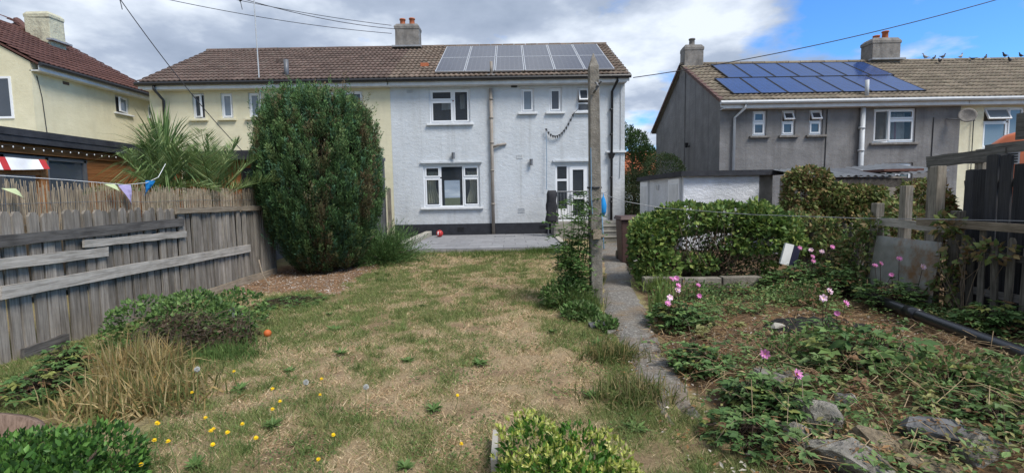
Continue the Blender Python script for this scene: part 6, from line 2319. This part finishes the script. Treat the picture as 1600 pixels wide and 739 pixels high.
anemone('leafy plant at the bottom right corner behind the stones', (2.85, 2.75), 170, .36, .22, [], G2, .065)
anemone('trailing leafy plant over the path edge below the anemones', (1.5, 3.85), 150, .24, .26, [], G2, .085)
anemone('dark leafy plant left of the stone pile', (1.36, 2.72), 150, .26, .2, [], G2, .065)
anemone('bushy green weed beneath the white and navy sign', (3.95, 6.9), 260, .4, .38, [], G2, .085)
anemone('leafy weed in front of the concrete edging blocks', (2.9, 6.7), 200, .5, .2, [], G2, .07)

# strap leaves
ir = grass_clump('iris_plant', 'upright strap leaved plant among the pink anemones', (1.72, 5.5, .03), 60, .5, .06, [(.13, .19, .05), (.18, .24, .07)], .28, .011, cat='plant')

# ground cover over the far half of the right bed
n = 13000
X_ = rng.uniform(1.4, 5.0, n)
Y_ = rng.uniform(2.2, 8.2, n)
dens = .85 * sstep(5.0, 5.7, Y_) + .6 * sstep(4.2, 3.6, Y_) + .6 * sstep(3.4, 4.2, X_)
dens *= (fbm(X_ * 2.6, Y_ * 2.6, 91) > .45) * (path_dist(X_, Y_) > .08)
pipe_x = np.interp(Y_, [2.7, 3.65, 4.66, 5.7, 6.6], [3.7, 3.93, 4.17, 4.4, 4.62])
dens *= 1 - ((np.abs(X_ - 3.2) < .72) & (np.abs(Y_ - 5.0) < .5))
dens *= np.where((X_ - pipe_x < .1) & (X_ - pipe_x > -.5), .1, 1)
k = rng.uniform(0, 1, n) < dens
X_, Y_ = X_[k], Y_[k]
n = len(X_)
parts = []
for j in range(4):
    xx, yy = X_ + rng.normal(0, .03, n), Y_ + rng.normal(0, .03, n)
    a = rng.uniform(0, 2 * np.pi, n)
    P = np.stack([xx, yy, gz(xx, yy) + rng.uniform(.01, .13, n)], 1)
    parts.append(leaf_arrays(P, np.stack([np.cos(a), np.sin(a), rng.uniform(-.1, .5, n)], 1), rng.uniform(.025, .065, n), rng.uniform(.014, .034, n), mixcols(n, [(.11, .18, .06), (.085, .145, .045), (.15, .225, .08), (.2, .19, .075)]), jitter=.2, up=(0, 0, 1)))
V, F, C = merge(parts)
o = link('ground_cover', np_mesh('ground_cover', V, F, 'leaf', C))
tag(o, 'low green weeds spreading over the right bed', 'weeds', None, 'stuff')

# straw, dead stems and wood chips on the right bed
n = 9000
X_ = rng.uniform(1.2, 5.0, n)
Y_ = rng.uniform(2.2, 6.0, n)
k = (path_dist(X_, Y_) > -.05 - .14 * rng.uniform(0, 1, n) ** 2) & (rng.uniform(0, 1, n) < .25 + .75 * (fbm(X_ * 1.8, Y_ * 1.8, 17) > .5))
X_, Y_ = X_[k], Y_[k]
n = len(X_)
a = rng.uniform(0, 2 * np.pi, n)
P = np.stack([X_, Y_, gz(X_, Y_) + rng.uniform(.015, .06, n)], 1)
V, F, C = leaf_arrays(P, np.stack([np.cos(a), np.sin(a), rng.uniform(-.1, .25, n)], 1), rng.uniform(.03, .2, n) ** 1.0, .006, mixcols(n, [(.3, .2, .1), (.2, .12, .06), (.4, .3, .17), (.12, .075, .04)]), jitter=.1, up=(0, 0, 1))
n2 = 5200
X2, Y2 = rng.uniform(.9, 4.6, n2), rng.uniform(2.3, 5.8, n2)
k2 = path_dist(X2, Y2) > -.18 * rng.uniform(0, 1, n2) ** 2
X2, Y2 = X2[k2], Y2[k2]
n2 = len(X2)
P2 = np.stack([X2, Y2, gz(X2, Y2) + .015 + .022 * (path_dist(X2, Y2) < .02)], 1)
a2 = rng.uniform(0, 2 * np.pi, n2)
V2, F2, C2 = leaf_arrays(P2, np.stack([np.cos(a2), np.sin(a2), rng.uniform(0, .3, n2)], 1), rng.uniform(.015, .05, n2), .018, mixcols(n2, [(.28, .2, .13), (.16, .1, .06), (.42, .38, .32), (.22, .12, .05)]), jitter=.2, up=(0, 0, 1))
V, F, C = merge([(V, F, C), (V2, F2, C2)])
o = link('straw_litter', np_mesh('straw_litter', V, F, 'grass', C))
tag(o, 'dry straw, dead stems and bark chips on the right bed', 'litter', None, 'stuff')
mb = MB()
for q in range(420):
    x_, y_ = random.uniform(1.4, 4.0), random.uniform(2.3, 4.4)
    if path_dist(x_, y_) < .05:
        continue
    p = Vector((x_, y_, float(gz(x_, y_)) + random.uniform(.02, .16)))
    dd = Vector((random.gauss(0, 1), random.gauss(0, 1), random.gauss(0, .5))).normalized() * random.uniform(.15, .45)
    mb.tube([p - dd * .5, p + Vector((random.uniform(-.05, .05), random.uniform(-.05, .05), .05)), p + dd * .5], .0026, .0014, 4)
tag(mb.build('dead_stems', 'straw'), 'tangle of thin dead stems over the stones', 'stems', None, 'stuff')

for q, (x_, y_, lab) in enumerate(((2.3, 3.95, 'tangle of wiry green weeds behind the mossy stone'), (2.75, 4.1, 'wiry weeds and dry stalks below the burnt patch'), (2.9, 3.1, 'wiry weeds at the lower right of the bed'), (3.7, 6.2, 'thicket of leafy weeds in front of the metal sheet'), (2.2, 6.35, 'bright leafy weeds between the edging and the anemones'))):
    base = (x_, y_, float(gz(x_, y_)))
    w_ = shrub('weed_clump', lab, 'weeds', base, [((x_, y_, base[2] + .12), (.38, .32, .17)), ((x_ + .2, y_ - .1, base[2] + .1), (.25, .25, .22))], 900, .05, .5,
               [(.1, .17, .05), (.075, .13, .04), (.14, .2, .065), (.2, .14, .07)], nst=46, rs=.0032, stem='twig', inner=.2, jitter=1.0, group='weed clumps in the right bed')

# tangle of arching bramble and weed stems over the front of the bed
mb = MB()
parts = []
for q in range(330):
    x_, y_ = random.uniform(1.35, 4.3), random.uniform(2.35, 5.9)
    if path_dist(x_, y_) < .06 or (abs(x_ - 3.2) < .6 and abs(y_ - 5.0) < .45) or (random.random() < .55 and y_ > 4.4) or (random.random() < .75 and 1.55 < x_ < 2.6 and y_ < 3.0) or -.6 < x_ - np.interp(y_, [2.7, 3.65, 4.66, 5.7], [3.7, 3.93, 4.17, 4.4]) < .15:
        continue
    b = np.array([x_, y_, float(gz(x_, y_))])
    az = random.uniform(0, 6.28)
    L = random.uniform(.18, .55)
    h = random.uniform(.08, .3)
    u = np.linspace(0, 1, 7)
    C_ = b + np.stack([np.cos(az) * L * u, np.sin(az) * L * u, h * np.sin(u * 2.4)], 1)
    C_[:, 2] = np.maximum(C_[:, 2], b[2] + .01)
    mb.tube([tuple(c_) for c_ in C_], .0028, .0012, 3)
    m_ = random.randint(5, 14)
    k = np.random.default_rng(q).uniform(.15, 1, m_)
    p = np.stack([np.interp(k, u, C_[:, j]) for j in range(3)], 1)
    a = rng.uniform(0, 2 * np.pi, m_)
    lc = mixcols(1, [(.11, .18, .06), (.15, .22, .08), (.08, .13, .045), (.2, .2, .075), (.22, .13, .07)])
    ls = random.uniform(.03, .075)
    for dk in (-.9, 0, .9):
        parts.append(leaf_arrays(p, np.stack([np.cos(a + dk), np.sin(a + dk), rng.uniform(-.3, .3, m_)], 1), ls * rng.uniform(.6, 1.1, m_), ls * .5, np.repeat(lc, m_, 0) * rng.uniform(.8, 1.2, (m_, 1)), jitter=.15, up=(0, 0, 1)))
bt = thing('bramble_tangle', 'low tangle of arching brambles and weeds over the right bed', 'brambles', (2.8, 3.6, 0))
bt['kind'] = 'stuff'
tag(mb.build('stems', 'twig', bt), kind='stuff')
tag(thing_leafmesh(bt, 'foliage', parts, 'leaf'), kind='stuff')

# litter on the bare patch by the conifer
n = 5000
X_ = rng.uniform(-4.6, -2.6, n)
Y_ = rng.uniform(6.9, 10.2, n)
k = bare(X_, Y_) > .4
X_, Y_ = X_[k], Y_[k]
n = len(X_)
a = rng.uniform(0, 2 * np.pi, n)
V, F, C = leaf_arrays(np.stack([X_, Y_, gz(X_, Y_) + .012], 1), np.stack([np.cos(a), np.sin(a), rng.uniform(0, .3, n)], 1), rng.uniform(.015, .06, n), .014, mixcols(n, [(.34, .2, .11), (.42, .36, .3), (.26, .15, .085), (.52, .48, .44)], [.35, .25, .2, .2]), jitter=.2, up=(0, 0, 1))
o = link('leaf_litter', np_mesh('leaf_litter', V, F, 'grass', C))
tag(o, 'reddish brown litter and chips on the bare ground by the conifer', 'litter', None, 'stuff')

# ------------------------------------------------------------------ lawn grass
n = 640000
X_ = rng.uniform(-4.6, 1.7, n)
Y_ = 1.9 + (11.75 - 1.9) * rng.uniform(0, 1, n) ** 1.8
G_ = green(X_, Y_)
keep = ((path_dist(X_, Y_) > .0) & (X_ < np.interp(Y_, _py, _px)) | (Y_ < 3.15) & (X_ < 1.3 + .15 * np.sin(Y_ * 9))) & (bare(X_, Y_) < .45)
keep &= rng.uniform(0, 1, n) < .45 + .55 * G_
keep &= ~((X_ < -2.3) & (Y_ < 3.2))
keep &= rng.uniform(0, 1, n) > .8 * sstep(.6, .68, fbm(X_ * 3.1 + 5, Y_ * 2.8, 211, 4))
X_, Y_, G_ = X_[keep], Y_[keep], G_[keep]
n = len(X_)
isg = rng.uniform(0, 1, n) < G_ * .8 + .08
c = np.where(isg[:, None], mixcols(n, [C_GREEN, C_GREEN2, (.22, .24, .095), (.11, .15, .05)]), mixcols(n, [C_STRAW, C_STRAW2, (.64, .52, .34), (.33, .23, .135)]))
a = rng.uniform(0, 2 * np.pi, n)
lean = np.where(isg, rng.uniform(.3, 1.4, n), rng.uniform(.8, 3.2, n))
D = unit(np.stack([np.cos(a) * lean, np.sin(a) * lean, np.ones(n)], 1))
Ln = np.where(isg, rng.uniform(.02, .07, n), rng.uniform(.015, .06, n)) * np.where(rng.uniform(0, 1, n) < .08, 1.7, 1.0)
P = np.stack([X_, Y_, gz(X_, Y_) - .004], 1)
s = unit(np.cross(D, rng.normal(0, 1, (n, 3))))
W = (rng.uniform(.0012, .0026, n) * np.interp(Y_, [2, 5, 11], [1, 1.5, 2.6]))[:, None]
V = np.stack([P - s * W, P + s * W, P + D * Ln[:, None]], 1).reshape(-1, 3)
F = np.arange(n * 3).reshape(-1, 3)
o = link('lawn_grass', np_mesh('lawn_grass', V, F, 'grass', np.repeat(c, 3, 0)))
tag(o, 'short half dried lawn grass, straw with green patches', 'grass', None, 'stuff')

# longer green tufts and clover patches in the lawn
nt = 620
tx = rng.uniform(-4.3, 1.2, nt)
ty = 2.1 + 9.4 * rng.uniform(0, 1, nt) ** 1.5
kk = (green(tx, ty) > .45) & (path_dist(tx, ty) > .02) & (tx < np.interp(ty, _py, _px)) & (bare(tx, ty) < .3) & ~((tx < -2.3) & (ty < 3.2))
tx, ty = tx[kk], ty[kk]
per = 46
n = len(tx) * per
sp_ = np.repeat(rng.uniform(.02, .07, len(tx)), per)
X_ = np.repeat(tx, per) + rng.normal(0, 1, n) * sp_
Y_ = np.repeat(ty, per) + rng.normal(0, 1, n) * sp_
tc = np.repeat(mixcols(len(tx), [(.13, .2, .06), (.18, .235, .08), (.1, .155, .045), (.24, .23, .1)]), per, 0) * rng.uniform(.75, 1.25, (n, 1))
a = rng.uniform(0, 2 * np.pi, n)
ln_ = rng.uniform(.2, 1.6, n)
D = unit(np.stack([np.cos(a) * ln_, np.sin(a) * ln_, np.ones(n)], 1))
Ln = np.repeat(rng.uniform(.05, .12, len(tx)), per) * rng.uniform(.5, 1.1, n)
P = np.stack([X_, Y_, gz(X_, Y_) - .004], 1)
s = unit(np.cross(D, rng.normal(0, 1, (n, 3))))
W = (rng.uniform(.0014, .003, n) * np.interp(Y_, [2, 5, 11], [1, 1.5, 2.6]))[:, None]
V1 = np.stack([P - s * W, P + s * W, P + D * Ln[:, None]], 1).reshape(-1, 3)
F1 = np.arange(n * 3).reshape(-1, 3)
n = 42000
X_ = rng.uniform(-4.4, 1.3, n)
Y_ = 2.0 + 9.6 * rng.uniform(0, 1, n) ** 1.5
kk = (fbm(X_ * 2.6, Y_ * 2.3, 133, 4) > .555) & (path_dist(X_, Y_) > .02) & (X_ < np.interp(Y_, _py, _px)) & (bare(X_, Y_) < .3) & ~((X_ < -2.3) & (Y_ < 3.2))
X_, Y_ = X_[kk], Y_[kk]
n = len(X_)
a = rng.uniform(0, 2 * np.pi, n)
cl_ = leaf_arrays(np.stack([X_, Y_, gz(X_, Y_) + rng.uniform(.005, .03, n)], 1), np.stack([np.cos(a), np.sin(a), rng.uniform(-.1, .6, n)], 1), rng.uniform(.012, .035, n), rng.uniform(.007, .016, n), mixcols(n, [(.1, .155, .05), (.13, .185, .06), (.08, .12, .04)]), jitter=.2, up=(0, 0, 1))
V, F, C = merge([(V1, F1, np.repeat(tc, 3, 0)), cl_])
o = link('lawn_clover', np_mesh('lawn_clover', V, F, 'grass', C))
tag(o, 'greener grass tufts and clover patches scattered through the dry lawn', 'grass', None, 'stuff')

# broad leaved rosettes in the lawn
def rosette_mesh(n, L):
    a = np.arange(n) * 2.4 + rng.uniform(-.2, .2, n)
    P = np.zeros((n, 3)) + [0, 0, .015]
    parts = []
    for t_ in (0,):
        D = np.stack([np.cos(a), np.sin(a), rng.uniform(.1, .5, n)], 1)
        parts.append(leaf_arrays(P, D, L * rng.uniform(.6, 1.1, n), L * .22, mixcols(n, [(.08, .14, .04), (.11, .18, .055)]), jitter=.12, up=(0, 0, 1), fold=.2))
    V, F, C = merge(parts)
    return np_mesh('weed_rosette', V, F, 'leaf', C)


RM = [rosette_mesh(26, .1), rosette_mesh(34, .085), rosette_mesh(24, .12)]
for x_, y_, k in ((-1.55, 3.0, 1), (-.95, 4.2, 0), (-1.6, 4.4, 2), (-.55, 3.2, 0), (-.3, 4.1, 0), (.55, 3.4, 0), (.75, 2.9, 2), (-2.0, 5.3, 2), (-2.3, 6.0, 1), (-1.9, 4.0, 0), (.4, 5.0, 1), (-2.9, 5.6, 2), (-3.2, 6.3, 1), (-3.0, 6.9, 2), (-1.2, 6.4, 1), (.75, 7.3, 0), (.8, 4.6, 2), (-1.75, 2.55, 0), (-.6, 2.5, 1), (-2.1, 3.6, 2)):
    o = link('weed_rosette', RM[k], None, (x_, y_, float(gz(x_, y_))), (R(random.uniform(-12, 12)), R(random.uniform(-12, 12)), R(random.uniform(0, 360))))
    o.scale = (random.uniform(.6, 1.15), random.uniform(.6, 1.15), random.uniform(.5, 1.1))
    tag(o, 'flat green weed rosette growing in the dry lawn', 'weed', 'weed rosettes in the lawn')

# dandelion flowers
DF = flower_mesh(.0125, 12, 'petal_yellow', .08)
for q, (px_, py_) in enumerate(((-1.62, 3.32), (-1.75, 3.05), (-1.5, 2.85), (-1.45, 2.72), (-1.7, 2.62), (-1.38, 2.6), (-1.3, 2.5), (-1.55, 2.48), (-1.2, 2.95), (-1.12, 2.88), (-1.32, 2.78), (-1.05, 2.5), (-1.42, 2.42), (-1.6, 2.36), (-1.15, 2.4), (-.9, 3.05), (-.75, 2.75), (-.68, 2.45), (.0, 2.55), (-.15, 3.2), (-2.6, 3.5), (-2.75, 3.65), (-1.25, 3.1), (-1.02, 3.2), (-1.85, 2.8))):
    if q < 20 or q > 21:
        px_ -= .33 * (1 if q < 19 else .8)
    hgt = random.uniform(.12, .3) if q < 16 else random.uniform(.06, .14)
    zb_ = float(gz(px_, py_))
    root = thing('hawkbit_flower', 'small yellow dandelion like flower on a thin stalk in the lawn', 'flower', (px_, py_, zb_), 'yellow flowers in the lawn')
    m = MB()
    tp = Vector((px_ + random.uniform(-.04, .04), py_ + random.uniform(-.03, .03), zb_ + hgt))
    m.tube([(px_, py_, zb_ - .01), Vector((px_, py_, zb_)).lerp(tp, .6) + Vector((.01, 0, 0)), tp], .0022, .0018, 4)
    m.build('stalk', 'stem_green', root)
    link('flower', DF, root, tp, (R(random.uniform(-5, 25)), R(random.uniform(-18, 18)), 0))
for x_, y_, hgt, lab in ((-1.42, 3.2, .2, 'white dandelion seed head near the yellow flowers'), (-1.0, 3.15, .18, 'paler dandelion seed head to the right of the other'), (-2.25, 3.35, .25, 'white flower head beside the flopped dry grass')):
    root = thing('seed_head', lab, 'flower', (x_, y_, 0))
    m = MB()
    m.tube([(x_, y_, 0), (x_ + .01, y_, hgt)], .0025, .002, 4)
    m.build('stalk', 'stem_green', root)
    m = MB()
    for d in sph(160):
        dd = Vector(d)
        p = Vector((x_ + .01, y_, hgt + .02))
        m.tube([p + dd * .005, p + dd * .019], .0004, .0016, 3)
    m.build('puff', 'puff', root)
mb = MB()
mb.box(-.13, -.1, 2.42, 2.75, -.05, .09)
tag(mb.build('edging_board', 'concrete_pale'), 'short pale edging slab standing left of the variegated shrub', 'edging')
anemone('leafy weeds at the left picture edge below the fence', (-3.6, 3.6), 170, .3, .24, [], 'weeds along the left fence', .08)
anemone('pale leaved weed climbing the near end of the fence', (-3.8, 4.05), 90, .2, .34, [], 'weeds along the left fence', .075)
anemone('creeping green weeds on the lawn left of the litter patch', (-3.1, 6.7), 200, .45, .08, [], 'weeds along the left fence', .07)
